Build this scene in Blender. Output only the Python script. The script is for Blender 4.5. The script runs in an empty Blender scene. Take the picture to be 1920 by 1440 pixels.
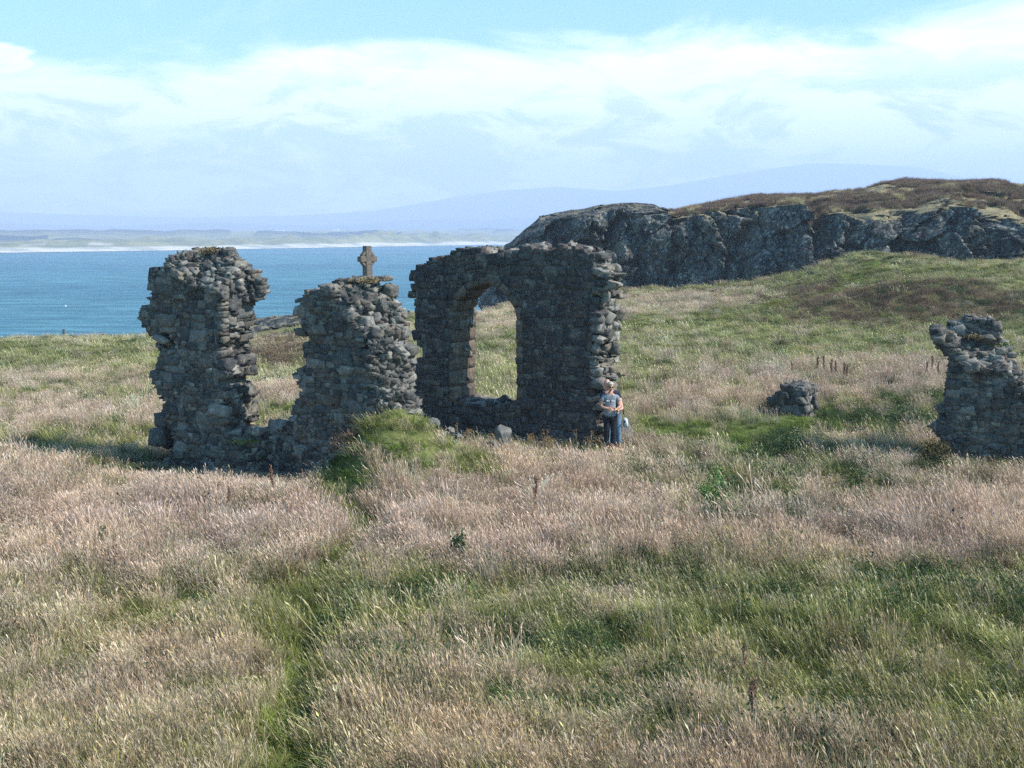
import bpy, bmesh, math, random
import numpy as np
from mathutils import Vector, Matrix, Quaternion
R = math.radians
random.seed(11); rng = np.random.default_rng(11)
sc = bpy.context.scene

# ---------------------------------------------------------------- camera
CAMZ, PITCH, F = 5.1, R(7.9), 2030.0
cd = bpy.data.cameras.new('camera'); cam = bpy.data.objects.new('camera', cd); sc.collection.objects.link(cam)
cam.location = (0, 0, CAMZ); cam.rotation_euler = (R(90) - PITCH, 0, 0)
cd.sensor_width = 36; cd.lens = 36 * F / 1920; cd.clip_end = 30000; cd.clip_start = .1
sc.camera = cam
# ---------------------------------------------------------------- light
SUN_AZ, SUN_EL = R(-17), R(43)
sdir = Vector((math.cos(SUN_EL) * math.cos(SUN_AZ), math.cos(SUN_EL) * math.sin(SUN_AZ), math.sin(SUN_EL)))
sl = bpy.data.lights.new('sun', 'SUN'); sl.energy = 5.0; sl.angle = R(.5); sl.color = (1, .955, .88)
so = bpy.data.objects.new('sun', sl); sc.collection.objects.link(so)
so.rotation_euler = sdir.to_track_quat('Z', 'Y').to_euler(); so.location = (40, 0, 60)
sc.view_settings.view_transform = 'Standard'; sc.view_settings.look = 'None'
sc.view_settings.exposure = 0.60; sc.view_settings.gamma = 1
sc.cycles.use_denoising = False; sc.cycles.max_bounces = 6; sc.cycles.diffuse_bounces = 3; sc.cycles.volume_bounces = 2
sc.cycles.transmission_bounces = 4; sc.cycles.caustics_reflective = False; sc.cycles.caustics_refractive = False

class NT:
    """small node-tree writer"""
    def __init__(s, tree): s.t = tree; tree.nodes.clear()
    def n(s, typ, ins=None, **kw):
        nd = s.t.nodes.new(typ)
        for k, v in kw.items(): setattr(nd, k, v)
        for k, v in (ins or {}).items():
            sock = nd.inputs[k]
            if isinstance(v, bpy.types.NodeSocket): s.t.links.new(v, sock)
            elif isinstance(v, bpy.types.Node): s.t.links.new(v.outputs[0], sock)
            else: sock.default_value = v
        return nd
    def math(s, op, a, b=0.0, c=0.0, clamp=False):
        return s.n('ShaderNodeMath', {0: a, 1: b, 2: c}, operation=op, use_clamp=clamp).outputs[0]
    def mix(s, f, a, b, blend='MIX'):
        nd = s.n('ShaderNodeMix', data_type='RGBA', blend_type=blend)
        for i, v in ((0, f), (6, a), (7, b)):
            if isinstance(v, (bpy.types.NodeSocket,)): s.t.links.new(v, nd.inputs[i])
            else: nd.inputs[i].default_value = v if i == 0 else (*v[:3], 1)
        return nd.outputs[2]
    def noise(s, vec, scale, detail=4, rough=.55, dist=0):
        i = {'Scale': scale, 'Detail': detail, 'Roughness': rough, 'Distortion': dist}
        if vec is not None: i['Vector'] = vec
        return s.n('ShaderNodeTexNoise', i).outputs[0]
    def ss(s, v, a, b, lo=0., hi=1.):
        return s.n('ShaderNodeMapRange', {0: v, 1: a, 2: b, 3: lo, 4: hi}, interpolation_type='SMOOTHSTEP').outputs[0]

w = bpy.data.worlds.new('World'); sc.world = w; w.use_nodes = True
def build_world():
    t = NT(w.node_tree)
    sky = t.n('ShaderNodeTexSky', sky_type='NISHITA', sun_disc=False, sun_elevation=SUN_EL, sun_rotation=R(90) - SUN_AZ,
              air_density=1.0, dust_density=.6, ozone_density=1.5, altitude=20)
    sky.sun_disc = False
    tc = t.n('ShaderNodeTexCoord').outputs['Generated']
    sep = t.n('ShaderNodeSeparateXYZ', {0: tc})
    z = sep.outputs[2]
    az = t.math('ARCTAN2', sep.outputs[0], sep.outputs[1])
    # clouds live in (azimuth, height) of the sky dome, stretched sideways
    v1 = t.n('ShaderNodeCombineXYZ', {0: az, 1: t.math('MULTIPLY', z, 3.2), 2: 0.3}).outputs[0]
    n1 = t.noise(v1, 3.6, 8, .6, .8)
    v2 = t.n('ShaderNodeCombineXYZ', {0: az, 1: t.math('MULTIPLY', z, 2.6), 2: 2.3}).outputs[0]
    n2 = t.noise(v2, 12.0, 9, .62, .5)
    # upper edge of the cloud bank, rising to the right
    edge = t.math('ADD', t.math('MULTIPLY', az, .06), .168)
    top = t.math('ADD', t.math('SUBTRACT', edge, z), t.math('MULTIPLY', t.math('SUBTRACT', n1, .5), .11))
    top = t.math('ADD', top, t.math('MULTIPLY', t.math('SUBTRACT', n2, .5), .02))
    mask = t.ss(top, -.006, .026)
    wisp = t.math('MULTIPLY', t.ss(n1, .52, .75), t.ss(z, .5, .2))
    streak = t.noise(t.n('ShaderNodeCombineXYZ', {0: t.math('MULTIPLY', az, .6), 1: t.math('MULTIPLY', z, 7.), 2: 5.}).outputs[0], 6., 6, .6, .4)
    mask = t.math('MULTIPLY', mask, t.ss(streak, .22, .55, .62, 1.))
    # a small bright puff on the left above the bank
    pf = t.math('ADD', t.math('POWER', t.math('DIVIDE', t.math('ADD', az, .432), .034), 2), t.math('POWER', t.math('DIVIDE', t.math('SUBTRACT', z, .138), .015), 2))
    pf = t.ss(t.math('ADD', pf, t.math('MULTIPLY', t.math('SUBTRACT', n2, .5), 3.0)), 1.2, .6)
    mask = t.math('MAXIMUM', mask, t.math('MULTIPLY', wisp, .35)); mask = t.math('MAXIMUM', mask, pf)
    # body: bluish-grey puffs in the lower part, white above
    low = t.ss(z, .165, .09)
    puff = t.ss(n2, .42, .56)
    body = t.math('MULTIPLY', t.math('MULTIPLY', low, .85), t.math('SUBTRACT', 1.0, puff))
    ccol = t.mix(body, (1.42, 1.46, 1.46), (.62, .72, .92))
    thin = t.math('MULTIPLY', t.ss(n2, .3, .55), .25)
    mask = t.math('MULTIPLY', mask, t.ss(sep.outputs[1], .0, .5))       # the bank stands over the mainland; the sky behind is clear
    mask2 = t.math('MULTIPLY', mask, t.math('SUBTRACT', .98, t.math('MULTIPLY', t.math('SUBTRACT', .25, thin), .9)))
    skyc = t.mix(1.0, sky.outputs[0], (.14 * .60, .14 * 1.10, .14 * 1.18), 'MULTIPLY')
    blend = t.mix(mask2, skyc, ccol)
    # below the horizon: plain
    bg = t.n('ShaderNodeBackground', {0: blend, 1: SKY_STR})
    t.n('ShaderNodeOutputWorld', {0: bg})
SKY_STR = 1.0
build_world()

# ---------------------------------------------------------------- projection helpers (layout: pixel of the photo + distance -> world point)
cp, sp_ = math.cos(PITCH), math.sin(PITCH)
def ray(px, py):
    x = (np.asarray(px, float) - 960) / F; y = (720 - np.asarray(py, float)) / F
    return np.stack(np.broadcast_arrays(x, cp + y * sp_, -sp_ + y * cp), -1)
def at(px, py, Y):
    d = ray(px, py); t = np.asarray(Y) / d[..., 1]
    return d * t[..., None] + np.array([0, 0, CAMZ])
def proj(x, y, z):
    z = z - CAMZ; f = y * cp - z * sp_; u = y * sp_ + z * cp
    f = np.maximum(f, .5)
    return 960 + F * x / f, 720 - F * u / f

# ---------------------------------------------------------------- numpy noise
def _h(ix, iy, iz, s):
    n = (ix.astype(np.int64) * 374761393 + iy.astype(np.int64) * 668265263 + iz.astype(np.int64) * 2147483647 + s * 974634777) & 0xffffffff
    n = ((n ^ (n >> 13)) * 1274126177) & 0xffffffff
    n = ((n ^ (n >> 15)) * 2246822519) & 0xffffffff
    return ((n ^ (n >> 16)) & 0xffffff) / float(0xffffff)
def vnoise(p, s=0):
    p = np.asarray(p, float); i = np.floor(p).astype(np.int64); f = p - i; f = f * f * (3 - 2 * f)
    r = 0
    for a in (0, 1):
        for b in (0, 1):
            for c in (0, 1):
                wgt = (f[..., 0] if a else 1 - f[..., 0]) * (f[..., 1] if b else 1 - f[..., 1]) * (f[..., 2] if c else 1 - f[..., 2])
                r = r + wgt * _h(i[..., 0] + a, i[..., 1] + b, i[..., 2] + c, s)
    return r * 2 - 1
def fbm(p, o=4, s=0, g=.5):
    p = np.asarray(p, float); r = 0; a = 1.0; t = 0
    for k in range(o):
        r = r + a * vnoise(p * 2 ** k + 17.3 * k, s + k); t += a; a *= g
    return r / t
def P2(x, y, k=0.): return np.stack(np.broadcast_arrays(x, y, k), -1)
def worley(p, s=0):
    p = np.asarray(p, float); i = np.floor(p).astype(np.int64)
    f1 = np.full(p.shape[:-1], 9.); f2 = f1.copy(); cell = np.zeros(p.shape); cid = np.zeros(p.shape)
    for a in (-1, 0, 1):
        for b in (-1, 0, 1):
            for c in (-1, 0, 1):
                q = i + np.array([a, b, c])
                o = np.stack([_h(q[..., 0], q[..., 1], q[..., 2], s + k) for k in (1, 2, 3)], -1)
                pt = q + .15 + .7 * o; d = np.linalg.norm(pt - p, axis=-1)
                near = d < f1
                f2 = np.where(near, f1, np.minimum(f2, d)); f1 = np.where(near, d, f1)
                cell = np.where(near[..., None], pt, cell); cid = np.where(near[..., None], o, cid)
    return f1, f2, cell, cid
def sstep(x, a, b):
    t = np.clip((x - a) / (b - a), 0, 1); return t * t * (3 - 2 * t)

# ---------------------------------------------------------------- mesh helpers
def mesh(name, V, faces, mat=None, parent=None, smooth=False, attrs=None, mats=None, fm=None):
    V = np.asarray(V, np.float32).reshape(-1, 3); me = bpy.data.meshes.new(name)
    if isinstance(faces, np.ndarray):
        k = faces.shape[1]; nf = len(faces)
        me.vertices.add(len(V)); me.vertices.foreach_set('co', V.ravel())
        me.loops.add(nf * k); me.loops.foreach_set('vertex_index', faces.astype(np.int32).ravel())
        me.polygons.add(nf); me.polygons.foreach_set('loop_start', np.arange(0, nf * k, k, dtype=np.int32))
        me.update(calc_edges=True); me.validate()
    else:
        me.from_pydata([tuple(v) for v in V.tolist()], [], [list(f) for f in faces])
    if smooth: me.polygons.foreach_set('use_smooth', [True] * len(me.polygons))
    for m in (mats or ([mat] if mat else [])): me.materials.append(m)
    if fm is not None: me.polygons.foreach_set('material_index', np.asarray(fm, np.int32))
    for an, av in (attrs or {}).items():
        av = np.asarray(av, np.float32)
        if av.ndim == 1: me.attributes.new(an, 'FLOAT', 'POINT').data.foreach_set('value', av)
        else: me.attributes.new(an, 'FLOAT_COLOR', 'POINT').data.foreach_set('color', np.c_[av, np.ones(len(av))].astype(np.float32).ravel())
    o = bpy.data.objects.new(name, me); sc.collection.objects.link(o)
    if parent: o.parent = parent
    return o
def tag(o, label=None, cat=None, group=None, kind=None):
    for k, v in (('label', label), ('category', cat), ('group', group), ('kind', kind)):
        if v: o[k] = v
    return o
def gridfaces(nr, nc):
    i = np.arange(nr - 1)[:, None] * nc + np.arange(nc - 1)[None, :]
    return np.stack([i, i + 1, i + nc + 1, i + nc], -1).reshape(-1, 4)
def empty(name, loc):
    o = bpy.data.objects.new(name, None); sc.collection.objects.link(o); o.location = loc; o.empty_display_size = .2; return o

# ---------------------------------------------------------------- ground shape
def cliff_cols(px):
    """foot pixel row, brow pixel row, skyline row, foot distance"""
    foot = np.interp(px, [900, 960, 1160, 1300, 1420, 1500, 1570, 1600, 1640, 1690, 1780, 1850, 1920, 2200],
                     [588, 576, 547, 541, 531, 513, 492, 480, 472, 481, 489, 491, 488, 480])
    brow = np.interp(px, [900, 940, 960, 990, 1030, 1080, 1160, 1235, 1260, 1300, 1400, 1470, 1500, 1530, 1555, 1600, 1660, 1700, 1755, 1775, 1800, 1850, 1890, 1920, 2200],
                     [540, 478, 462, 440, 418, 408, 396, 402, 410, 404, 397, 388, 412, 440, 404, 402, 405, 404, 384, 388, 402, 405, 422, 420, 415])
    skyl = np.interp(px, [900, 940, 955, 985, 1010, 1060, 1120, 1180, 1225, 1240, 1256, 1300, 1380, 1420, 1470, 1560, 1620, 1650, 1700, 1740, 1780, 1860, 1920, 2200],
                     [530, 470, 455, 427, 406, 396, 386, 381, 383, 390, 401, 390, 377, 369, 371, 363, 357, 344, 336, 340, 344, 339, 347, 350])
    d = np.interp(px, [900, 960, 1160, 1400, 1600, 1920, 2200], [101, 98, 92, 86, 82, 77, 73])
    return foot, brow, skyl, d
ctrl = []
def cpt(px, py, Y): ctrl.append(tuple(at(px, py, Y)))
for a in [(0, 640, 82), (135, 638, 82), (270, 638, 80), (0, 700, 52), (200, 720, 45), (60, 790, 32), (200, 850, 26),
          (510, 606, 68), (600, 603, 68), (520, 690, 46), (770, 596, 72), (880, 598, 75), (860, 640, 50), (930, 700, 36),
          (1250, 590, 62), (1250, 650, 47), (1500, 600, 57), (1500, 650, 46), (1500, 560, 68), (1350, 548, 80), (1700, 600, 55), (1700, 545, 66), (1700, 510, 72),
          (1900, 650, 44), (1900, 540, 62), (1500, 776, 30.6), (1300, 720, 34), (1700, 720, 34), (2100, 600, 50), (2100, 500, 66), (2100, 780, 30)]:
    cpt(*a)
for px in range(960, 2200, 110):
    f, b, s, d = cliff_cols(px); cpt(px, f, d - .5)
for x, y, z in [(-20, 0, .3), (-8, 5, .25), (0, 0, 3.3), (0, 3.2, 1.8), (0, 6.5, .35), (8, 5, .25), (20, 0, .3), (-18, 12, 0), (-7, 12, .02), (0, 11, 0), (7, 12, 0), (18, 12, .05), (-12, 20, 0), (0, 20, 0), (12, 20, 0),
                (-7, 24.5, 0), (0, 25, .05), (10.5, 24, .1), (-12, 28, -.15), (-4, 29, .05), (4, 29, .1), (20, 24, .2), (-30, 20, -.4), (-60, 40, -2), (-65, 85, -4), (-45, 84, -3), (-28, 84, -3),
                (40, 20, .6), (70, 40, 3), (90, 70, 7), (60, 65, 4), (0, 110, -3), (-40, 100, -6), (60, 130, 2), (20, 120, -2), (-40, -5, 0), (40, -5, .3)]:
    ctrl.append((x, y, z))
C_ = np.array(ctrl)
def _rbf():
    X = C_[:, :2]; r = np.linalg.norm(X[:, None] - X[None], axis=-1)
    A = np.zeros((len(X) + 3,) * 2); A[:len(X), :len(X)] = -r + np.eye(len(X)) * -.35
    A[:len(X), len(X):] = np.c_[np.ones(len(X)), X]; A[len(X):, :len(X)] = A[:len(X), len(X):].T
    return np.linalg.solve(A, np.r_[C_[:, 2], 0, 0, 0])
RW = _rbf()
def base_h(x, y):
    x = np.asarray(x, float); y = np.asarray(y, float); sh = x.shape; x = x.ravel(); y = y.ravel(); r = np.zeros(len(x))
    for a in range(0, len(x), 60000):
        xs, ys = x[a:a + 60000], y[a:a + 60000]
        d = np.sqrt((xs[:, None] - C_[None, :, 0]) ** 2 + (ys[:, None] - C_[None, :, 1]) ** 2 + .25)
        r[a:a + 60000] = -d @ RW[:len(C_)] + RW[-3] + RW[-2] * xs + RW[-1] * ys
    return r.reshape(sh)
def flat(px, py): return at(px, py, 1)[..., :] , None
def gxy(px, py):          # where the ray meets z = 0.05
    d = ray(px, py); t = (CAMZ - .05) / -d[..., 2]; return d[..., 0] * t, d[..., 1] * t
PATH = [gxy(*p) for p in [(545, 1600), (550, 1440), (545, 1340), (575, 1240), (598, 1170), (590, 1100), (640, 1040), (690, 990), (655, 940), (640, 905)]]
def polydist(x, y, pts):
    d = np.full(np.shape(x), 1e9)
    for (x0, y0), (x1, y1) in zip(pts[:-1], pts[1:]):
        vx, vy = x1 - x0, y1 - y0; t = np.clip(((x - x0) * vx + (y - y0) * vy) / (vx * vx + vy * vy), 0, 1)
        d = np.minimum(d, np.hypot(x - x0 - t * vx, y - y0 - t * vy))
    return d
FARPATH = [tuple(at(a, b, c)[:2]) for a, b, c in [(1150, 600, 60), (1300, 597, 61), (1420, 590, 62), (1500, 572, 66), (1560, 562, 68), (1600, 540, 71), (1640, 500, 77)]]
def bump(x, y, cx, cy, rx, ry, h, p=1.0):
    return h * np.exp(-(((x - cx) / rx) ** 2 + ((y - cy) / ry) ** 2) ** p)
def ground(x, y):
    x = np.asarray(x, float); y = np.asarray(y, float)
    z = base_h(x, y)
    near = sstep(y, 4, 9)
    z = z + near * (.13 * fbm(P2(x * .45, y * .45), 3, 5) + .13 * fbm(P2(x * 1.4, y * 1.4), 2, 9)) * (1 + sstep(y, 40, 80) * .6)
    z = z + sstep(y, 30, 60) * .35 * fbm(P2(x * .12, y * .2), 2, 33)
    pd = polydist(x, y, PATH); z = z - .20 * np.exp(-(pd / .36) ** 2)
    z = z - .12 * np.exp(-(polydist(x, y, FARPATH) / 1.0) ** 2)
    z = z + bump(x, y, -2.55, 21.3, 1.1, 1.2, 1.40, 1.15)        # grassy bank against the broken wall
    z = z + bump(x, y, -1.3, 22.0, 1.4, 1.0, .60)
    z = z + bump(x, y, 23.5, 60.5, 6.5, 3.2, 1.1)                  # bramble mound on the right
    z = z + bump(x, y, 9.2, 23.0, .9, .7, .12) - bump(x, y, -6.6, 23.0, 2.6, 1.6, .16)
    z = z + bump(x, y, 3.6, 18.3, 3.2, .9, .18) + bump(x, y, 8, 17, 2, .8, .14)
    z = z + bump(x, y, 5.5, 13.6, 6, 1.0, .14) - bump(x, y, 5, 12.3, 6, .5, .10)
    # hollow on the far right of the foreground
    z = z - bump(x, y, 6.7, 13.4, .7, .25, .25)
    # shore: the land drops to the sea past its edge
    e = EDGE(x, y); z = np.where(e > 0, z - e * 1.1 - .05 * e * e, z)
    return np.maximum(z, -26)
def EDGE(x, y):
    """metres past the rim of the land"""
    ang = x / np.maximum(y, 1)
    lim = np.interp(ang, [-.6, -.34, -.235, -.17, -.09, -.04, 0, .03, .3, .8], [88, 86, 84, 74, 74, 84, 98, 108, 150, 150])
    lim = lim + 2 * np.sin(x * .35) + 1.2 * np.sin(x * .9 + 1)
    r = np.hypot(x * .35, y)
    return np.maximum(y - lim, 0) + np.maximum(-x - 75, 0) + np.maximum(x - 115, 0)
def gz(x, y): return float(ground(np.array([x]), np.array([y]))[0])
def on_ground(px, py):
    d = ray(px, py); Y = 5.0
    for k in range(4000):
        p = d * (Y / d[1]); z = p[2] + CAMZ
        if Y > 7 and z < GZC(p[0], p[1]): break
        Y += .05
    return p[0], p[1], gz(p[0], p[1])
_gx = np.linspace(-80, 120, 801); _gy = np.linspace(0, 120, 601)
_G = ground(*np.meshgrid(_gx, _gy))
def GZC(x, y):
    i = int(np.clip(round((x + 80) / .25), 0, 800)); j = int(np.clip(round(y / .2), 0, 600)); return _G[j, i]

# ---------------------------------------------------------------- vegetation zones (which plant grows where)
ZN = ['straw', 'olive', 'short', 'pale', 'weed', 'dead']
ZONES = [  # centre and radii as seen on the map of the meadow, type, strength
    (150, 990, 480, 85, 0, 6), (900, 960, 420, 90, 0, 6), (1500, 1020, 600, 50, 0, 6), (1000, 1010, 500, 55, 0, 2), (1800, 940, 220, 60, 0, 2.5), (1010, 900, 240, 30, 0, 2),
    (150, 1330, 330, 160, 0, 2.0), (150, 1250, 400, 220, 1, 1.2), (250, 1100, 350, 60, 5, .5), (330, 1230, 200, 80, 0, 1.5), (1000, 1380, 300, 120, 0, 1.6), (800, 1270, 130, 90, 0, 1.3), (1500, 1430, 300, 60, 0, 1.8), (1700, 980, 300, 50, 0, 2),
    (1250, 1160, 560, 85, 1, 4.6), (1700, 1230, 380, 150, 1, 5), (430, 1130, 220, 70, 1, 3.0), (900, 1180, 300, 60, 1, 2.0), (1250, 1300, 380, 90, 1, 2.0), (640, 1160, 130, 120, 1, 1.5),
    (1350, 905, 170, 28, 1, 3.0), (1400, 905, 190, 26, 4, 4.5), (1450, 955, 150, 26, 4, 5), (1400, 930, 170, 40, 1, 2.0), (1650, 905, 170, 25, 1, 2), (1330, 1115, 500, 28, 4, 2.6), (1750, 1130, 250, 34, 4, 3.0), (640, 1145, 50, 35, 4, 1.5), (1500, 1240, 500, 130, 4, 1.0),
    (1860, 1220, 150, 120, 2, 1.2), (1560, 1180, 150, 50, 2, .8), (900, 1100, 200, 30, 4, .6), (690, 1010, 60, 50, 5, 1.8), (520, 1080, 60, 35, 5, .6),
    (1395, 812, 160, 32, 2, 14), (1560, 800, 70, 20, 2, 3), (760, 860, 150, 60, 2, 2.2), (760, 860, 150, 60, 1, 2.6), (700, 800, 80, 50, 2, 2.4), (700, 800, 80, 50, 1, 3), (720, 870, 60, 25, 4, 1.2), (640, 880, 60, 25, 4, 2), (1490, 845, 70, 20, 4, 6), (1690, 790, 110, 24, 4, 6), (1350, 870, 300, 22, 3, 1),
    (1310, 765, 150, 32, 0, 6), (1620, 715, 260, 32, 0, 5), (1240, 575, 110, 22, 0, 4), (1330, 560, 120, 12, 0, 3), (930, 600, 100, 28, 0, 4),
    (1700, 568, 180, 30, 5, 16), (1700, 570, 170, 30, 4, 2), (1220, 690, 90, 30, 2, 1.6), (1400, 610, 300, 10, 2, 3), (1600, 640, 280, 10, 2, 2.0), (1600, 520, 160, 18, 1, 3), (1500, 555, 120, 10, 2, 1.5), (1820, 515, 140, 20, 1, 2), (1500, 600, 420, 30, 1, 1.2),
    (930, 650, 80, 18, 2, 3), (930, 730, 80, 35, 3, 3), (1290, 640, 130, 10, 2, 1.4), (1180, 740, 60, 60, 2, 1.2),
    (130, 650, 250, 22, 2, 2.4), (130, 675, 250, 22, 1, 2.0), (150, 712, 230, 15, 0, 2.6), (80, 745, 180, 12, 2, 2.2), (130, 790, 200, 30, 0, 1.6), (150, 835, 230, 30, 1, 1.5), (245, 770, 30, 30, 2, 2.2), (240, 840, 25, 50, 4, 1.0), (150, 885, 240, 10, 4, 1.0),
    (515, 660, 60, 26, 5, 5), (515, 640, 60, 14, 0, 3), (515, 710, 60, 14, 3, 3), (515, 745, 60, 14, 0, 4), (515, 780, 60, 14, 2, 3), (770, 600, 60, 12, 3, 3),
]
def zone_w(x, y, z):
    px, py = proj(x, y, z)
    W = np.zeros((6,) + np.shape(x))
    W[3] += .8 * sstep(-py, -760, -680) + .1; W[0] += .30; W[1] += .38; W[4] += .06
    W[2] += .5 * sstep(-py, -760, -680)
    jx = 40 * fbm(P2(x * .5, y * .5), 3, 71); jy = 22 * fbm(P2(x * .5, y * .5), 3, 91)
    for cx, cy, rx, ry, t, s in ZONES:
        W[t] += s * np.exp(-(((px + jx * min(rx / 220, 1) - cx) / rx) ** 2 + ((py + jy * np.clip(ry / 40, .2, 1.2) - cy) / ry) ** 2) ** 1.3)
    n1 = fbm(P2(x * .9, y * .9), 5, 101, .8); n2 = fbm(P2(x * .9, y * .9), 5, 121, .8); n3 = fbm(P2(x * 1.1, y * 1.1), 3, 141)
    W[0] *= .62 * np.exp(3.0 * n1); W[1] *= np.exp(3.0 * n2); W[5] = (W[5] + .05) * np.exp(3.0 * n2); W[4] *= np.exp(5.5 * n3); W[2] *= np.exp(1.5 * n2); W[3] *= np.exp(1.5 * n1)
    pd = polydist(x, y, PATH); k = .93 * np.exp(-((pd + .18 * fbm(P2(x * 1.2, y * 1.2), 3, 61)) / .34) ** 4) / .93
    W *= 1 - k; W[2] += k * 2.2; W[1] += k * .5
    k = np.exp(-(polydist(x, y, FARPATH) / 1.1) ** 4); W *= 1 - k; W[2] += 4 * k
    return W / W.sum(0)
PAL = np.array([(.56, .445, .335), (.235, .24, .09), (.15, .205, .05), (.40, .375, .20), (.062, .095, .038), (.22, .15, .10)])

# ---------------------------------------------------------------- materials
MATS = {}
def mat(name):
    m = bpy.data.materials.new(name); m.use_nodes = True; MATS[name] = m; return m, NT(m.node_tree)
def simple(name, col, rough=.8, noise_scale=20, var=.25, bump_=.0, spec=.3):
    m, t = mat(name)
    oc = t.n('ShaderNodeTexCoord').outputs['Object']
    f = t.noise(oc, noise_scale, 4)
    c = t.mix(t.ss(f, .3, .7), [v * (1 - var) for v in col], [min(1, v * (1 + var)) for v in col])
    ins = {'Base Color': c, 'Roughness': rough, 'Specular IOR Level': spec}
    if bump_: ins['Normal'] = t.n('ShaderNodeBump', {'Strength': .5, 'Distance': bump_, 'Height': f}).outputs[0]
    t.n('ShaderNodeOutputMaterial', {0: t.n('ShaderNodeBsdfPrincipled', ins)})
    return m

def stone_mat(name, tints, mortar=None, lichen=.5, bump_=.02):
    m, t = mat(name)
    oc = t.n('ShaderNodeTexCoord').outputs['Object']
    geo = t.n('ShaderNodeNewGeometry'); rnd = geo.outputs['Random Per Island']
    ramp = t.n('ShaderNodeValToRGB', {0: rnd}); cr = ramp.color_ramp; cr.interpolation = 'CONSTANT'
    while len(cr.elements) < len(tints): cr.elements.new(.5)
    for i, c in enumerate(tints): cr.elements[i].position = i / len(tints); cr.elements[i].color = (*c, 1)
    n1 = t.noise(oc, 9, 8, .7); n2 = t.noise(oc, 34, 6, .7, .4); n3 = t.noise(oc, 3.2, 5, .6)
    base = t.mix(t.ss(n1, .3, .72), ramp.outputs[0], (.085, .08, .075), 'MIX')
    base = t.mix(t.ss(n1, .36, .62), t.mix(1.0, base, (1.25, 1.22, 1.15), 'MULTIPLY'), t.mix(1.0, ramp.outputs[0], (.62, .62, .64), 'MULTIPLY'))
    lich = t.math('MULTIPLY', t.ss(n2, .56, .66), t.ss(n3, .42, .58))
    base = t.mix(1.0, base, (.70, .675, .67), 'MULTIPLY')
    base = t.mix(t.math('MULTIPLY', lich, lichen), base, (.46, .46, .42))
    och = t.math('MULTIPLY', t.ss(t.noise(oc, 13, 4, .6), .62, .72), .35)
    base = t.mix(och, base, (.30, .21, .10))
    h = t.math('ADD', t.math('MULTIPLY', n1, 1.0), t.math('MULTIPLY', n2, .5))
    nb = t.n('ShaderNodeBump', {'Strength': .9, 'Distance': bump_, 'Height': h}).outputs[0]
    t.n('ShaderNodeOutputMaterial', {0: t.n('ShaderNodeBsdfPrincipled', {'Base Color': base, 'Roughness': .92, 'Specular IOR Level': .2, 'Normal': nb})})
    return m
GREYS = [(.17, .165, .155), (.12, .125, .13), (.24, .23, .21), (.085, .09, .10), (.19, .165, .14), (.15, .155, .155), (.33, .32, .29), (.10, .10, .10), (.21, .19, .165), (.16, .125, .11), (.13, .13, .135), (.27, .265, .25)]
M_STONE = stone_mat('rubble_stone', GREYS)
M_STONE_C = stone_mat('brown_rubble_stone', [(.145, .13, .125), (.11, .10, .105), (.19, .17, .16), (.085, .08, .09), (.165, .13, .12), (.13, .125, .13), (.235, .22, .20), (.10, .09, .09), (.15, .115, .105)], lichen=.35)
M_RED = stone_mat('red_sandstone', [(.24, .185, .145), (.20, .16, .13), (.29, .225, .17), (.20, .17, .145)], lichen=.15, bump_=.008)
M_PALE = stone_mat('pale_stone', [(.33, .32, .30), (.27, .265, .25), (.40, .385, .35)], lichen=.6)
M_BROKEN_SUNLIT = stone_mat('sunlit_broken_stone', [(.32, .305, .28), (.21, .20, .19), (.40, .385, .35), (.12, .12, .12), (.33, .29, .24), (.46, .44, .40)], lichen=.6)  # paler from mortar remains; sunlight on ends and rubble is painted in too
M_CROSS = stone_mat('cross_stone', [(.26, .215, .18)], lichen=.2, bump_=.006)
def mortar_mat():
    m, t = mat('old_lime_mortar'); oc = t.n('ShaderNodeTexCoord').outputs['Object']
    n = t.noise(oc, 14, 8, .7); n2 = t.noise(oc, 2.5, 4)
    c = t.mix(t.ss(n, .3, .7), (.13, .125, .12), (.27, .255, .235)); c = t.mix(t.ss(n2, .4, .6), c, t.mix(1., c, (.7, .7, .72), 'MULTIPLY'))
    t.n('ShaderNodeOutputMaterial', {0: t.n('ShaderNodeBsdfPrincipled', {'Base Color': c, 'Roughness': .95, 'Specular IOR Level': .1,
        'Normal': t.n('ShaderNodeBump', {'Strength': 1., 'Distance': .04, 'Height': n}).outputs[0]})})
    return m
M_MORTAR = mortar_mat()

def grass_mat():
    m, t = mat('grass_blades')
    a = t.n('ShaderNodeAttribute', attribute_name='tint', attribute_type='INSTANCER')
    b = t.n('ShaderNodeAttribute', attribute_name='tone', attribute_type='GEOMETRY')
    rnd = t.n('ShaderNodeNewGeometry').outputs['Random Per Island']
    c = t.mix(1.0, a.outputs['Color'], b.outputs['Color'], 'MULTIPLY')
    hsv = t.n('ShaderNodeHueSaturation', {'Hue': t.math('ADD', t.math('MULTIPLY', rnd, .026), .487), 'Saturation': t.math('ADD', t.math('MULTIPLY', rnd, .5), .75), 'Value': t.math('ADD', t.math('MULTIPLY', t.math('FRACT', t.math('MULTIPLY', rnd, 7.13)), .85), .55), 'Color': c})
    d = t.n('ShaderNodeBsdfDiffuse', {0: hsv.outputs[0]}); tr = t.n('ShaderNodeBsdfTranslucent', {0: hsv.outputs[0]})
    mx = t.n('ShaderNodeMixShader', {0: .24, 1: d.outputs[0], 2: tr.outputs[0]})
    t.n('ShaderNodeOutputMaterial', {0: mx})
    return m
M_GRASS = grass_mat()

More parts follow.
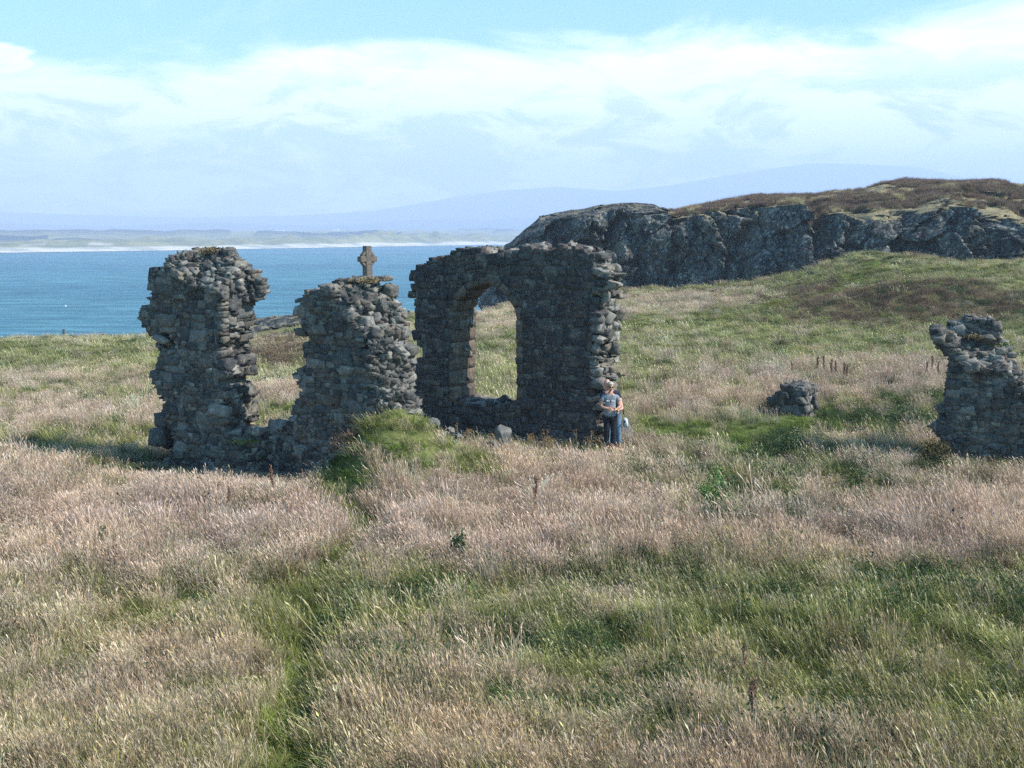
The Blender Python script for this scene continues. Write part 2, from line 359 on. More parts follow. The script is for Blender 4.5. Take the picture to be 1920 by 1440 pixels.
def ground_mat():
    m, t = mat('turf')
    a = t.n('ShaderNodeAttribute', attribute_name='turf'); oc = t.n('ShaderNodeTexCoord').outputs['Object']
    n = t.noise(oc, 7, 8, .7); n2 = t.noise(oc, 1.1, 5)
    c = t.mix(t.ss(n, .35, .65), t.mix(1., a.outputs['Color'], (.55, .6, .55), 'MULTIPLY'), t.mix(1., a.outputs['Color'], (1.15, 1.1, 1.05), 'MULTIPLY'))
    c = t.mix(t.math('MULTIPLY', t.ss(n2, .5, .7), .3), c, (.12, .12, .05))
    t.n('ShaderNodeOutputMaterial', {0: t.n('ShaderNodeBsdfPrincipled', {'Base Color': c, 'Roughness': 1., 'Specular IOR Level': .05,
        'Normal': t.n('ShaderNodeBump', {'Strength': .8, 'Distance': .06, 'Height': n}).outputs[0]})})
    return m
M_TURF = ground_mat()

def cliff_mat():
    m, t = mat('cliff_rock')
    oc = t.n('ShaderNodeTexCoord').outputs['Object']; veg = t.n('ShaderNodeAttribute', attribute_name='veg').outputs['Fac']
    st = t.n('ShaderNodeMapping', {0: oc, 3: (1, 1, .55)}).outputs[0]
    n1 = t.noise(st, .8, 9, .68, .3); n2 = t.noise(oc, 3.5, 8, .7); n3 = t.noise(oc, .22, 4)
    c = t.mix(t.ss(n1, .35, .65), (.026, .028, .031), (.105, .106, .10))
    c = t.mix(t.ss(n2, .52, .64), c, (.24, .24, .22)); c = t.mix(t.math('MULTIPLY', t.ss(n2, .48, .40), .85), c, (.028, .03, .032))
    wv = t.n('ShaderNodeVectorMath', {0: oc, 1: t.n('ShaderNodeTexNoise', {'Vector': oc, 'Scale': 1.2}).outputs[1]}, operation='ADD').outputs[0]
    for sc_, k_ in ((.55, .75), (1.7, .55)):
        vo = t.n('ShaderNodeTexVoronoi', {'Vector': wv, 'Scale': sc_}, feature='DISTANCE_TO_EDGE').outputs[0]
        c = t.mix(t.math('MULTIPLY', t.ss(vo, .06, .0), k_), c, (.016, .017, .018))
    vc = t.n('ShaderNodeTexVoronoi', {'Vector': wv, 'Scale': .8}).outputs[1]; vg = t.n('ShaderNodeSeparateXYZ', {0: vc}).outputs[0]
    c = t.mix(.8, c, t.mix(1., c, t.mix(vg, (.55, .57, .6), (2.1, 2.05, 1.9)), 'MULTIPLY'))
    c = t.mix(t.math('MULTIPLY', t.ss(n3, .55, .7), .4), c, (.20, .16, .11))
    gz_ = t.n('ShaderNodeNewGeometry'); nz = t.n('ShaderNodeSeparateXYZ', {0: gz_.outputs['Normal']}).outputs[2]
    vm = t.math('ADD', veg, t.math('MULTIPLY', t.math('SUBTRACT', n2, .5), .9)); vm = t.math('ADD', vm, t.math('MULTIPLY', t.math('SUBTRACT', n1, .5), 1.6)); vm = t.math('ADD', vm, t.math('MULTIPLY', t.math('SUBTRACT', nz, .45), .9))
    vm = t.ss(vm, .45, .62)
    g = t.mix(t.ss(t.noise(oc, 1.3, 6, .65), .35, .62), (.20, .155, .10), (.29, .24, .13)); g = t.mix(t.ss(t.noise(oc, 2.7, 5, .65), .52, .68), g, (.10, .10, .045)); 
    c = t.mix(vm, c, g)
    h = t.math('ADD', n1, t.math('MULTIPLY', n2, .35))
    t.n('ShaderNodeOutputMaterial', {0: t.n('ShaderNodeBsdfPrincipled', {'Base Color': c, 'Roughness': .95, 'Specular IOR Level': .15,
        'Normal': t.n('ShaderNodeBump', {'Strength': .8, 'Distance': .28, 'Height': h}).outputs[0]})})
    return m
M_CLIFF = cliff_mat()

def sea_mat():
    m, t = mat('sea_water'); oc = t.n('ShaderNodeTexCoord').outputs['Object']
    mp = t.n('ShaderNodeMapping', {0: oc, 3: (.045, .16, 1)}).outputs[0]
    n = t.noise(mp, 1, 8, .7, .5); mp2 = t.n('ShaderNodeMapping', {0: oc, 3: (.002, .008, 1)}).outputs[0]; n2 = t.noise(mp2, 1, 4)
    mp3 = t.n('ShaderNodeMapping', {0: oc, 3: (.25, .7, 1)}).outputs[0]; n3 = t.noise(mp3, 1, 5, .6)
    c = t.mix(t.ss(n, .42, .60), (.030, .125, .165), (.080, .225, .275)); c = t.mix(t.ss(n2, .4, .6), c, t.mix(1., c, (.72, .82, .88), 'MULTIPLY'))
    hh = t.math('ADD', n, t.math('MULTIPLY', n3, .25))
    t.n('ShaderNodeOutputMaterial', {0: t.n('ShaderNodeBsdfPrincipled', {'Base Color': c, 'Roughness': .45, 'IOR': 1.33, 'Specular IOR Level': .22,
        'Normal': t.n('ShaderNodeBump', {'Strength': 1., 'Distance': 1.2, 'Height': hh}).outputs[0]})})
    return m
M_SEA = sea_mat()

def shore_mat():
    m, t = mat('far_shore_land'); oc = t.n('ShaderNodeTexCoord').outputs['Object']; k = t.n('ShaderNodeAttribute', attribute_name='cover')
    n = t.noise(oc, .02, 8, .65); n2 = t.noise(oc, .006, 5, .6)
    c = t.mix(t.ss(n, .4, .62), k.outputs['Color'], t.mix(1., k.outputs['Color'], (.55, .62, .6), 'MULTIPLY'))
    t.n('ShaderNodeOutputMaterial', {0: t.n('ShaderNodeBsdfPrincipled', {'Base Color': c, 'Roughness': 1., 'Specular IOR Level': .05})})
    return m
M_SHORE = shore_mat()

# ---------------------------------------------------------------- the setting
def build_ground():
    ny, nx = 620, 520
    ys = np.concatenate([np.linspace(-8, 8, 50)[:-1], np.geomspace(8, 165, ny - 49)])
    s = np.linspace(-1, 1, nx)
    X = s[None, :] * (16 + .78 * np.maximum(ys, 0))[:, None]; Y = np.repeat(ys[:, None], nx, 1)
    Z = ground(X, Y); W = zone_w(X, Y, Z)
    col = np.tensordot(W.transpose(1, 2, 0), PAL, 1) * .62
    o = mesh('ground', np.stack([X, Y, Z], -1), gridfaces(ny, nx), M_TURF, smooth=True, attrs={'turf': col.reshape(-1, 3)})
    tag(o, kind='structure')
build_ground()

SEA = -15.0
def build_sea():
    V = [(-7200, 30, SEA), (7200, 30, SEA), (7200, 8600, SEA), (-7200, 8600, SEA), (-7200, -100, SEA), (7200, -100, SEA)]
    tag(mesh('sea', V, [(0, 1, 2, 3), (4, 5, 1, 0)], M_SEA), kind='structure')
build_sea()

def shore_Y(px):
    py = np.interp(px, [-600, 0, 300, 600, 950, 1300, 1920, 2600], [480, 474, 470, 464.5, 458.5, 455.5, 453, 452])
    d = ray(px, py); return (CAMZ - SEA) / -d[..., 2] * d[..., 1]
RIDGE = ([-700, -300, 0, 150, 350, 560, 700, 800, 870, 950, 1050, 1110, 1160, 1250, 1350, 1450, 1520, 1620, 1720, 1800, 1900, 2300, 2700],
         [415, 408, 398, 403, 408, 404, 396, 380, 367, 357, 351, 356, 359, 349, 331, 316, 307, 309, 315, 333, 346, 375, 400])
RIDGE2 = ([-700, 0, 200, 400, 600, 800, 1000, 1200, 1500, 1900, 2700], [425, 421, 425, 419, 424, 412, 404, 398, 395, 400, 420])
def build_far():
    px = np.linspace(-640, 2560, 560); yd = shore_Y(px)
    ts = np.array([-30, 0, 6, 18, 32, 36, 45, 60, 80, 100, 125, 150, 180, 220, 270, 330, 400, 480, 560, 650, 760, 900, 1050, 1200, 1400, 1650, 1900, 2150, 2400, 2700, 3000, 3200, 3400, 3700, 4000, 4300])
    Ymax = 8500.
    T = np.repeat(ts[:, None], len(px), 1); Y = np.zeros_like(T, float)
    for j in range(len(ts)):
        Y[j] = yd + ts[j] if ts[j] < 900 else yd + 900 + (ts[j] - 900) / 3400 * (Ymax - yd - 900)
    X = (px[None, :] - 960) / F * Y * 1.0 / cp * (cp * cp + sp_ * 0 + sp_ * sp_)
    X = (px[None, :] - 960) / F * Y / (ray(960., 438.)[1])
    q = P2(X * .006, Y * .006)
    up = np.repeat(np.interp(px, [0, 450, 640, 800, 1000, 1500], [.75, .85, 1.35, 1.6, 1.4, 1.4])[None, :], len(ts), 0)
    dune = (8 + 9 * np.maximum(fbm(q * 2.2, 4, 3), -.3) + 6 * fbm(q * 6, 3, 8)) * up
    Z = np.interp(T, [-30, 0, 6, 18, 32, 45], [-3, 0, .8, 1.9, 2.8, 3.5])
    Z = Z + dune * sstep(T, 36, 110) * (1 - .45 * sstep(T, 250, 600)) + 3.0 * sstep(T, 600, 1000) * fbm(q * 3, 3, 30)
    Z = Z + 17 * sstep(T, 600, 1250)
    r1 = (438.3 - np.interp(px, *RIDGE)) / F * 7900; r2 = (438.3 - np.interp(px, *RIDGE2)) / F * 5700
    hills2 = (r2 + CAMZ - SEA)[None, :] * np.exp(-((T - 2700) / 520) ** 2) * (1 + .16 * fbm(P2(X * .002, Y * .002), 4, 44))
    hills1 = (r1 + CAMZ - SEA)[None, :] * sstep(T, 2900, 3950) * (1 - .25 * sstep(T, 4000, 4300)) * (1 + .05 * fbm(P2(X * .003, Y * .003), 4, 54) * (T < 3900))
    Z = np.maximum(np.maximum(Z, hills2), hills1) + SEA
    sand = np.array((.60, .54, .45)); marr = np.array((.27, .25, .11)); wood = np.array((.03, .045, .035)); field = np.array((.13, .17, .08)); hill = np.array((.10, .13, .11))
    nn = fbm(q * 3, 4, 60)
    col = np.where((T < 47)[..., None], sand, marr)
    blow = ((nn > .55) & (T > 60) & (T < 350))[..., None]; col = np.where(blow, sand * .8, col)
    wn = fbm(P2(X * .0025, Y * .004), 3, 66)
    wl = (wn > -.05) & (T > 560) & (T < 1500); col = np.where(wl[..., None], wood, col)
    col = np.where(((T >= 1500) & (T < 2400))[..., None], field * (1 + .5 * nn[..., None]), col)
    Z = Z + np.where(wl, 8, 0) * sstep(T, 560, 760)
    col = np.where((T >= 2400)[..., None], hill * (1 + .35 * nn[..., None]), col)
    o = mesh('far_shore', np.stack([X, Y, Z], -1), gridfaces(len(ts), len(px)), M_SHORE, smooth=True, attrs={'cover': col.reshape(-1, 3)})
    tag(o, kind='structure')
    # surf line along the sand
    pxs = np.linspace(-640, 2560, 1200); a = shore_Y(pxs); wv = 5 + 4 * vnoise(P2(pxs * .05, 0), 7)
    V = []
    for off in (-wv * 1.0 - 1, 3 + 0 * wv):
        yy = a + off; xx = (pxs - 960) / F * yy / (ray(960., 438.)[1]); V.append(np.stack([xx, yy, np.full_like(xx, SEA + .25)], -1))
    tag(mesh('surf', np.concatenate(V), gridfaces(2, len(pxs)), simple('surf_foam', (.75, .78, .8), .9, .05, .15)), kind='structure')
build_far()

# ---------------------------------------------------------------- cliff and heather hill
def build_cliff():
    px = np.linspace(905, 2250, 760)
    foot, brow, skyl, d = cliff_cols(px)
    nf, nt, nb = 96, 60, 12
    rows = []; veg = []
    depth = 3.0; back = np.interp(px, [905, 960, 1240, 1300, 1600, 1700, 2200], [2, 4, 6, 12, 20, 26, 26])
    pf, pe, pk = at(px, foot, d), at(px, brow, d + depth), at(px, skyl, d + depth + back)
    pf[:, 2] -= 1.2
    for i in range(nf):
        t = i / (nf - 1); k = t ** 1.0
        p = pf * (1 - k) + pe * k; p[:, 1] = pf[:, 1] + (pe[:, 1] - pf[:, 1]) * (t ** 1.8)
        rows.append(p); veg.append(np.full(len(px), -.55 + .75 * sstep(t, .8, 1.)))
    for i in range(1, nt):
        t = i / (nt - 1); p = pe * (1 - t) + pk * t; bow = np.sin(t * math.pi) * .035 * back; p[:, 2] += bow * .5
        rows.append(p); veg.append(np.full(len(px), np.interp(t, [0, .2, .9, 1], [.25, .6, .6, .45])))
    for i in range(1, nb):
        t = i / (nb - 1); p = pk.copy(); p[:, 1] += t * 34; p[:, 2] -= t * t * 22 + t * 2; rows.append(p); veg.append(np.full(len(px), .5))
    Pn = np.stack(rows); V_ = np.stack(veg)
    # the short sea-ward knob on the left is bare rock
    left = 1 - sstep(px, 1235, 1265); V_ = V_ - .62 * left[None, :]
    # grass gully running down from the heather
    gully = np.exp(-((px - 1640) / 28) ** 2)
    V_[:nf] += (.9 * gully)[None, :] * sstep(np.linspace(0, 1, nf), .0, .1)[:, None] * .6
    face = np.zeros(len(rows)); face[:nf] = 1; face[nf:nf + nt] = np.linspace(.9, .12, nt); face[nf + nt - 1:] = .1
    face[nf - 6:nf] = .9
    face = face[:, None] * np.ones_like(px)[None, :]; face[nf:] = np.maximum(face[nf:], .35 * left[None, :])
    face[:nf] *= (1 - .6 * gully)[None, :]
    q = Pn.copy(); q[..., 2] *= .62
    sh = np.array([.5, .0, 1.0]); q = q + (q[..., 2:3] * np.array([.45, 0, 0]))
    off = np.zeros(Pn.shape[:2]); offz = off.copy()
    for sc_, am, crk, sd in ((.17, 2.0, 1.0, 1), (.42, 1.15, .55, 5), (1.15, .30, .15, 9)):
        f1, f2, ce, ci = worley(q * sc_ + 3 * vnoise(q * sc_ * .5, sd)[..., None] * .12, sd)
        tilt = (ci - .5) * 2.0; rel = ce - q * sc_
        off += am * ((tilt * rel * np.array([2.3, .2, 1.2])).sum(-1) + .8 * (ci[..., 0] - .5)) - crk * (1 - sstep(f2 - f1, 0, .13)) * .8
        offz += am * .25 * (ci[..., 1] - .5)
    f1, f2, ce, ci = worley(q * 2.6, 13); off += .08 * (ci[..., 0] - .5) * 2 - .08 * (1 - sstep(f2 - f1, 0, .15))
    led = q[..., 2] * .9 + .25 * q[..., 0] + 1.2 * fbm(q * .3, 3, 23); off += .34 * (led - np.floor(led)) - .17
    off += .25 * fbm(q * .9, 4, 20, .5)
    # big buttresses turned to the right
    butt = sum(h * np.interp(px + 5 * np.sin(px * .11), [a, b, c], [0, 1, 0]) for a, b, c, h in ((1180, 1235, 1262, 1.0), (1290, 1372, 1390, 1.0), (1392, 1475, 1508, 2.8), (1560, 1648, 1675, 1.2), (1700, 1778, 1802, 2.4), (1812, 1880, 1900, 1.2), (1960, 2050, 2080, 2)))
    off = off + butt[None, :]
    Pn[..., 1] -= off * face; Pn[..., 0] += off * .25 * face
    Pn[..., 2] += offz * face + .22 * fbm(P2(Pn[..., 0] * .5, Pn[..., 1] * .5), 3, 77) * (1 - face)
    o = mesh('cliff', Pn, gridfaces(len(rows), len(px)), M_CLIFF, attrs={'veg': V_.ravel()})
    tag(o, kind='structure')
    return Pn, V_, nf, nt
CL = build_cliff()

# ---------------------------------------------------------------- rubble masonry
def _template(n=4):
    idx = {}; V = []; Fq = []
    def vid(i, j, k):
        if (i, j, k) not in idx: idx[(i, j, k)] = len(V); V.append((i / (n - 1) * 2 - 1, j / (n - 1) * 2 - 1, k / (n - 1) * 2 - 1))
        return idx[(i, j, k)]
    for a in range(n - 1):
        for b in range(n - 1):
            for f in (0, n - 1):
                q = [(f, a, b), (f, a + 1, b), (f, a + 1, b + 1), (f, a, b + 1)]; q = q[::-1] if f == 0 else q; Fq.append([vid(*c) for c in q])
                q = [(a, f, b), (a, f, b + 1), (a + 1, f, b + 1), (a + 1, f, b)]; q = q[::-1] if f == 0 else q; Fq.append([vid(*c) for c in q])
                q = [(a, b, f), (a + 1, b, f), (a + 1, b + 1, f), (a, b + 1, f)]; q = q[::-1] if f == 0 else q; Fq.append([vid(*c) for c in q])
    return np.array(V), np.array(Fq)
TV, TF = _template(4)
class Stones:
    def __init__(s): s.C = []; s.S = []; s.A = []; s.M = []
    def add(s, c, size, rot=(0, 0, 0), m=0): s.M.append(m); s.C.append(c); s.S.append(size); s.A.append(rot)
    def geo(s, rough=.13, round_=.40, frame=None, seed=0, warp=1., face=False):
        r = np.random.default_rng(seed + 5); n = len(s.C)
        C = np.array(s.C); S = np.array(s.S) * .5; A = np.array(s.A)
        b = TV / (np.abs(TV) ** 5).sum(-1, keepdims=True) ** .2 * 1.0          # squarish ball
        flat_ = (np.array(s.M) == 0) if face else np.zeros(n, bool)
        rd_ = np.where(flat_, .13, round_)[:, None, None]; ro_ = np.where(flat_, .055, rough)[:, None, None]
        V = TV[None] * (1 - rd_) + b[None] * rd_; V = V + r.normal(0, 1, V.shape) * ro_
        # shear/taper each stone
        V[..., 0] += V[..., 2] * r.normal(0, .16 * warp, (n, 1)); V[..., 0] *= 1 + V[..., 2] * r.normal(0, .12 * warp, (n, 1)); V[..., 2] *= 1 + V[..., 0] * r.normal(0, .16 * warp, (n, 1))
        V = V * S[:, None, :]
        for ax in range(3):
            a = A[:, ax]; c, si = np.cos(a)[:, None], np.sin(a)[:, None]; i, j = [(1, 2), (2, 0), (0, 1)][ax]
            vi, vj = V[..., i].copy(), V[..., j].copy(); V[..., i] = vi * c - vj * si; V[..., j] = vi * si + vj * c
        V = V + C[:, None, :]
        Fq = (TF[None] + (np.arange(n) * len(TV))[:, None, None]).reshape(-1, 4)
        V = V.reshape(-1, 3)
        if frame: V = frame(V)
        return V, Fq
def inside(P, poly):
    x, y = P[..., 0], P[..., 1]; r = np.zeros(x.shape, bool)
    for (x0, y0), (x1, y1) in zip(poly, np.roll(poly, -1, 0)):
        c = ((y0 > y) != (y1 > y)) & (x < (x1 - x0) * (y - y0) / (y1 - y0 + 1e-12) + x0); r ^= c
    return r
def sdist(P, poly):
    d = np.full(P.shape[:-1], 1e9)
    for a, b in zip(poly, np.roll(poly, -1, 0)):
        v = b - a; t = np.clip(((P - a) @ v) / (v @ v + 1e-9), 0, 1); d = np.minimum(d, np.linalg.norm(P - a - t[..., None] * v, axis=-1))
    return np.where(inside(P, poly), -d, d)
class Wall:
    """u along the wall, n into its thickness, z up"""
    def __init__(s, px0, Y0, theta, T):
        s.o = at(px0, 700, Y0); s.o[2] = 0; s.th = theta; s.T = T
        s.u = np.array([math.cos(theta), -math.sin(theta), 0]); s.n = np.array([math.sin(theta), math.cos(theta), 0])
    def uv(s, pts, depth=0.):
        out = []
        for p in pts:
            dep = p[2] if len(p) > 2 else depth
            d = ray(p[0], p[1]); cpos = np.array([0, 0, CAMZ]); pl = s.o + s.n * dep
            t = ((pl - cpos) @ s.n) / (d @ s.n); q = cpos + d * t - s.o; out.append((q @ s.u, q[2]))
        return np.array(out)
    def frame(s, V): return s.o + V[:, 0:1] * s.u + V[:, 1:2] * s.n + V[:, 2:3] * np.array([0, 0, 1.])
def masonry(name, wl, outline, recess, holes=(), hmin=.06, hmax=.30, wmin=.09, wmax=.55, seed=1, zmin=-.3, mat_=None, proud=.035, asp=1.5, back_taper=None, edge_extra=.0):
    r = np.random.default_rng(seed); S = Stones(); T = wl.T
    def sd(P):
        d = sdist(P, outline)
        for h in holes: d = np.maximum(d, -sdist(P, h))
        return d
    umin, umax = outline[:, 0].min(), outline[:, 0].max(); zmax = outline[:, 1].max()
    rec = lambda u, v: np.clip(recess(np.asarray(u), np.asarray(v)), 0, T - .12)
    cells = []; stack = [(umin - .2, umax + .2, zmin, zmax + .1)]
    while stack:
        a, b, c, d = stack.pop(); wd, h = b - a, d - c
        big = wd > wmax or h > hmax
        if not big and (r.random() < .36 or (wd < 2 * wmin and h < 2 * hmin)): cells.append((a, b, c, d)); continue
        k = r.uniform(.34, .66)
        if (wd / (h * asp) > r.uniform(.75, 1.3) and wd > 1.6 * wmin) or h < 1.6 * hmin: stack += [(a, a + wd * k, c, d), (a + wd * k, b, c, d)]
        else: stack += [(a, b, c, c + h * k), (a, b, c + h * k, d)]
    for a, b, c0, d0 in cells:
        wd, h = b - a, d0 - c0; c, zc = (a + b) / 2, (c0 + d0) / 2; wp = np.array([[c * 1.4, zc * 1.4, seed * 3.1]])
        c += .09 * float(fbm(wp, 2, 5)[0]); zc += .10 * float(fbm(wp, 2, 15)[0])
        e = float(sd(np.array([[c, zc]]))[0]); jag = r.normal(0, .022) + edge_extra * (r.random() < .08) * .6
        if e >= -.035 + jag: continue
        wd = min(wd, max(.13, -2 * e + .15)); h = min(h, max(.10, -2 * e + .12))
        rc = float(rec(c, zc)); pr = r.normal(0, proud * .33) + .010; rub = float(abs(rec(c + .06, zc) - rec(c - .06, zc)) + abs(rec(c, zc + .06) - rec(c, zc - .06))) > .06
        tl = .035 if not rub else .22
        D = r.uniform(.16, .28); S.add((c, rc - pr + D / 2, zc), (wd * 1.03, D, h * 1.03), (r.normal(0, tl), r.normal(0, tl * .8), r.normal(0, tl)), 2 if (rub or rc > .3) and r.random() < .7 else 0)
        D = r.uniform(.16, .28); S.add((c, T + pr * .8 - D / 2, zc), (wd, D, h), (r.normal(0, .05), r.normal(0, .05), r.normal(0, .05)))
        if e > -.24:      # rubble heart shows at ends, tops and openings
            nn = rc + .2
            while nn < T - .15:
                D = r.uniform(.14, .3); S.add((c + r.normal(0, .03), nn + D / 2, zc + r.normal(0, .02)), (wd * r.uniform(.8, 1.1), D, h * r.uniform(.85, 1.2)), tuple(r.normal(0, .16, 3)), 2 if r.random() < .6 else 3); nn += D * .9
    # loose broken heart where the face has fallen away
    n_ = int((umax - umin) * (zmax - zmin) * 190); uu = r.uniform(umin, umax, n_); vv_ = r.uniform(zmin, zmax, n_); e_ = sd(np.stack([uu, vv_], -1))
    gr = np.hypot(rec(uu + .05, vv_) - rec(uu - .05, vv_), rec(uu, vv_ + .05) - rec(uu, vv_ - .05)) / .1; rr_ = rec(uu, vv_); q4 = np.stack([rec(uu + .05, vv_), rec(uu - .05, vv_), rec(uu, vv_ + .05), rec(uu, vv_ - .05)]); rr_ = q4.min(0) + (q4.max(0) - q4.min(0)) * r.random(n_)
    for q in np.nonzero((e_ < -.05) & (gr > .55))[0]:
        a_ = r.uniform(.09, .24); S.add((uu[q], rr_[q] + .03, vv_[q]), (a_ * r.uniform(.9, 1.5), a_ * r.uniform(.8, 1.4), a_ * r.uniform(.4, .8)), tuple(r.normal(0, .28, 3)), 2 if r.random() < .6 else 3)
    V, Fq = S.geo(rough=.15, round_=.26, seed=seed, frame=wl.frame, face=True)
    nst = len(Fq)
    # mortar heart
    st = .085; us = np.arange(umin, umax + st, st); vs = np.arange(zmin, zmax + st, st); U, Vv = np.meshgrid(us, vs)
    Rg = rec(U, Vv) + .014 + .018 * fbm(np.stack([U * 3, Vv * 3, U * 0 + seed], -1), 3, seed)
    Bk = np.maximum(T - .06 + .02 * fbm(np.stack([U * 3, Vv * 3, U * 0 + seed + 9.], -1), 3, seed), Rg + .03)
    cc = np.stack([U[:-1, :-1] + st / 2, Vv[:-1, :-1] + st / 2], -1); ok = sd(cc) < -.10
    nr, nc = U.shape; A = np.stack([U, Rg, Vv], -1).reshape(-1, 3); B = np.stack([U, Bk, Vv], -1).reshape(-1, 3); NV = nr * nc
    cf = []
    pad = np.pad(ok, 1)
    for i in range(nr - 1):
        for j in range(nc - 1):
            if not ok[i, j]: continue
            a, b, c, d = i * nc + j, i * nc + j + 1, (i + 1) * nc + j + 1, (i + 1) * nc + j
            cf.append((a, b, c, d)); cf.append((a + NV, d + NV, c + NV, b + NV))
            if not pad[i + 1, j]: cf.append((a, d, d + NV, a + NV))
            if not pad[i + 1, j + 2]: cf.append((b, b + NV, c + NV, c))
            if not pad[i, j + 1]: cf.append((a, a + NV, b + NV, b))
            if not pad[i + 2, j + 1]: cf.append((d, c, c + NV, d + NV))
    cf = np.array(cf)
    CV = wl.frame(np.concatenate([A, B])); used = np.unique(cf); remap = -np.ones(len(CV), int); remap[used] = np.arange(len(used))
    CV = CV[used]; cf = remap[cf] + len(V)
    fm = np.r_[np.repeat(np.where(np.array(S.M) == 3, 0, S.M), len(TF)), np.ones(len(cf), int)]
    return mesh(name, np.concatenate([V, CV]), np.concatenate([Fq, cf]), mats=[mat_ or M_STONE, M_MORTAR, M_BROKEN_SUNLIT], fm=fm)

# left ruin and its neighbour, joined under the broken window
WAB = Wall(470, 22.9, R(27), 1.0)
oAB = WAB.uv([(272, 930), (275, 880), (292, 850), (276, 820), (290, 795), (290, 735), (284, 700), (294, 670), (285, 650), (284, 635), (266, 630), (266, 612), (258, 605), (257, 575), (272, 572), (270, 552), (288, 545), (276, 535), (274, 504), (292, 500), (305, 488), (318, 476), (342, 474), (352, 466), (372, 461), (396, 459, .4), (415, 463, .8), (432, 468, .9), (446, 482, .9), (464, 492, .8), (474, 508, .8), (484, 530, .8), (491, 546, .8), (480, 556, .8), (484, 566, .8), (476, 580, .85), (470, 620, .9), (464, 640, .9), (462, 665, .9), (475, 668, .9), (476, 695, .9), (464, 708, .9), (477, 728, .9), (470, 752, .9), (475, 768, .9), (471, 790, .9), (490, 798, .8), (520, 796, .8), (548, 790, .8), (552, 770), (556, 730), (550, 715), (552, 700), (566, 692), (566, 660), (570, 640), (574, 632), (556, 628), (555, 560), (570, 546), (590, 540), (612, 528), (640, 521, .5), (690, 520, .6), (722, 534, .6), (736, 552, .7), (732, 562, .7), (752, 588, .8), (752, 610, .8), (770, 640, .9), (782, 672, .9), (776, 690, .9), (776, 730, .9), (788, 762, .9), (784, 790, .9), (800, 830, .9), (800, 930, .9)])
uE = lambda *p: WAB.uv([p])[0]
holA = [WAB.uv([(304, 626), (322, 626), (324, 664), (300, 664)]), WAB.uv([(676, 640), (689, 640), (689, 652), (676, 652)]), WAB.uv([(682, 728), (697, 728), (697, 741), (682, 741)])]
uG0, uG1 = uE(474, 780, .9)[0], uE(556, 780)[0]
def recAB(u, v):
    a0 = uE(300, 500); a1 = uE(450, 585)
    line = a0[1] + (u - a0[0]) * (a1[1] - a0[1]) / (a1[0] - a0[0]) + .12 * np.sin(u * 5)
    r = np.where(u < uG0 + .1, np.clip(v - line, 0, 2) * 1.0, 0)
    # undercut left foot
    lf = uE(300, 740); lw = uE(345, 880); ul = np.interp(v, [lw[1], lf[1], lf[1] + .3], [lw[0], lf[0], lf[0] - .5])
    r = np.maximum(r, np.where(u < ul, .38, 0))
    # right side of the left pier breaks back
    rr = uE(440, 700)[0]; r = np.maximum(r, np.where((u < uG1 - .1) & (v < uE(450, 560)[1]), np.clip((u - rr) * 1.1, 0, .5), 0))
    # broken window floor
    s0 = uE(500, 846)[1]
    g = (u > uE(412, 800)[0]) & (u < uG1 + .05) & (v > s0 + np.clip((uE(450, 800)[0] - u), 0, 1) * 1.2) & ((u > uG0) | (v < uE(430, 750)[1]))
    r = np.where(g & (u >= uG0 - .55), np.maximum(r, np.clip((v - s0) * 1.25, 0, .85)), r)
    # broken right end
    top = uE(640, 540); ue = np.interp(v, [uE(0, 880)[1], uE(0, 760)[1], uE(0, 620)[1], uE(0, 560)[1], uE(0, 520)[1]], [uE(712, 800)[0], uE(700, 800)[0], uE(694, 620)[0], uE(650, 560)[0], uE(600, 520)[0]]) + .07 * np.sin(v * 7)
    r = np.maximum(r, np.clip((u - ue) * 1.15, 0, .88))
    bt = top[1] + .0; r = np.maximum(r, np.where(u > uG1, np.clip((v - bt) * 1.6, 0, .7), 0))
    for h in holA:
        r = np.where((u > h[:, 0].min()) & (u < h[:, 0].max()) & (v > h[:, 1].min()) & (v < h[:, 1].max()), .55, r)
    return r
def rec_wrap(f, n=.045, sd=3): return lambda u, v: f(u, v) + n * fbm(np.stack(np.broadcast_arrays(u * 1.7, v * 1.7, 0.3 + sd), -1), 3, sd) + n * .3
ruin = masonry('ruined_wall', WAB, oAB, rec_wrap(recAB, .09), seed=3, edge_extra=.1, proud=.045)
tag(ruin, 'tallest rough stone ruin at left, two jagged piers joined below a broken window gap', 'ruined wall')

WC = Wall(950, 26.0, R(29), 1.0)
oC = WC.uv([(768, 900), (780, 830), (782, 760), (776, 700), (784, 660), (776, 632), (780, 600), (772, 560), (772, 510), (782, 494), (806, 484), (832, 479), (842, 468), (868, 462), (874, 468), (892, 462), (906, 470), (940, 466), (948, 461), (970, 463), (990, 460), (1030, 464), (1060, 462), (1085, 465), (1110, 474), (1121, 492), (1124, 520), (1122, 540), (1114, 545), (1119, 600), (1112, 640), (1118, 700), (1116, 760), (1120, 900)])
wopen = WC.uv([(848, 754), (848, 600), (850, 578), (859, 556), (874, 540), (894, 530), (914, 528), (934, 535), (952, 552), (964, 570), (971, 590), (972, 690), (974, 720), (972, 756)])
def recC(u, v):
    ce = WC.uv([(1118, 600)])[0][0]
    return np.clip((u - ce + .22) * .5, 0, .2) * 0
archw = masonry('arched_wall', WC, oC, rec_wrap(recC, .03, 8), holes=[wopen], seed=8, mat_=M_STONE_C, hmin=.07, hmax=.32, wmin=.09, wmax=.5, asp=1.2, proud=.022, edge_extra=.05)
tag(archw, 'stone wall with one tall round-arched window opening, standing beside the couple', 'ruined wall')
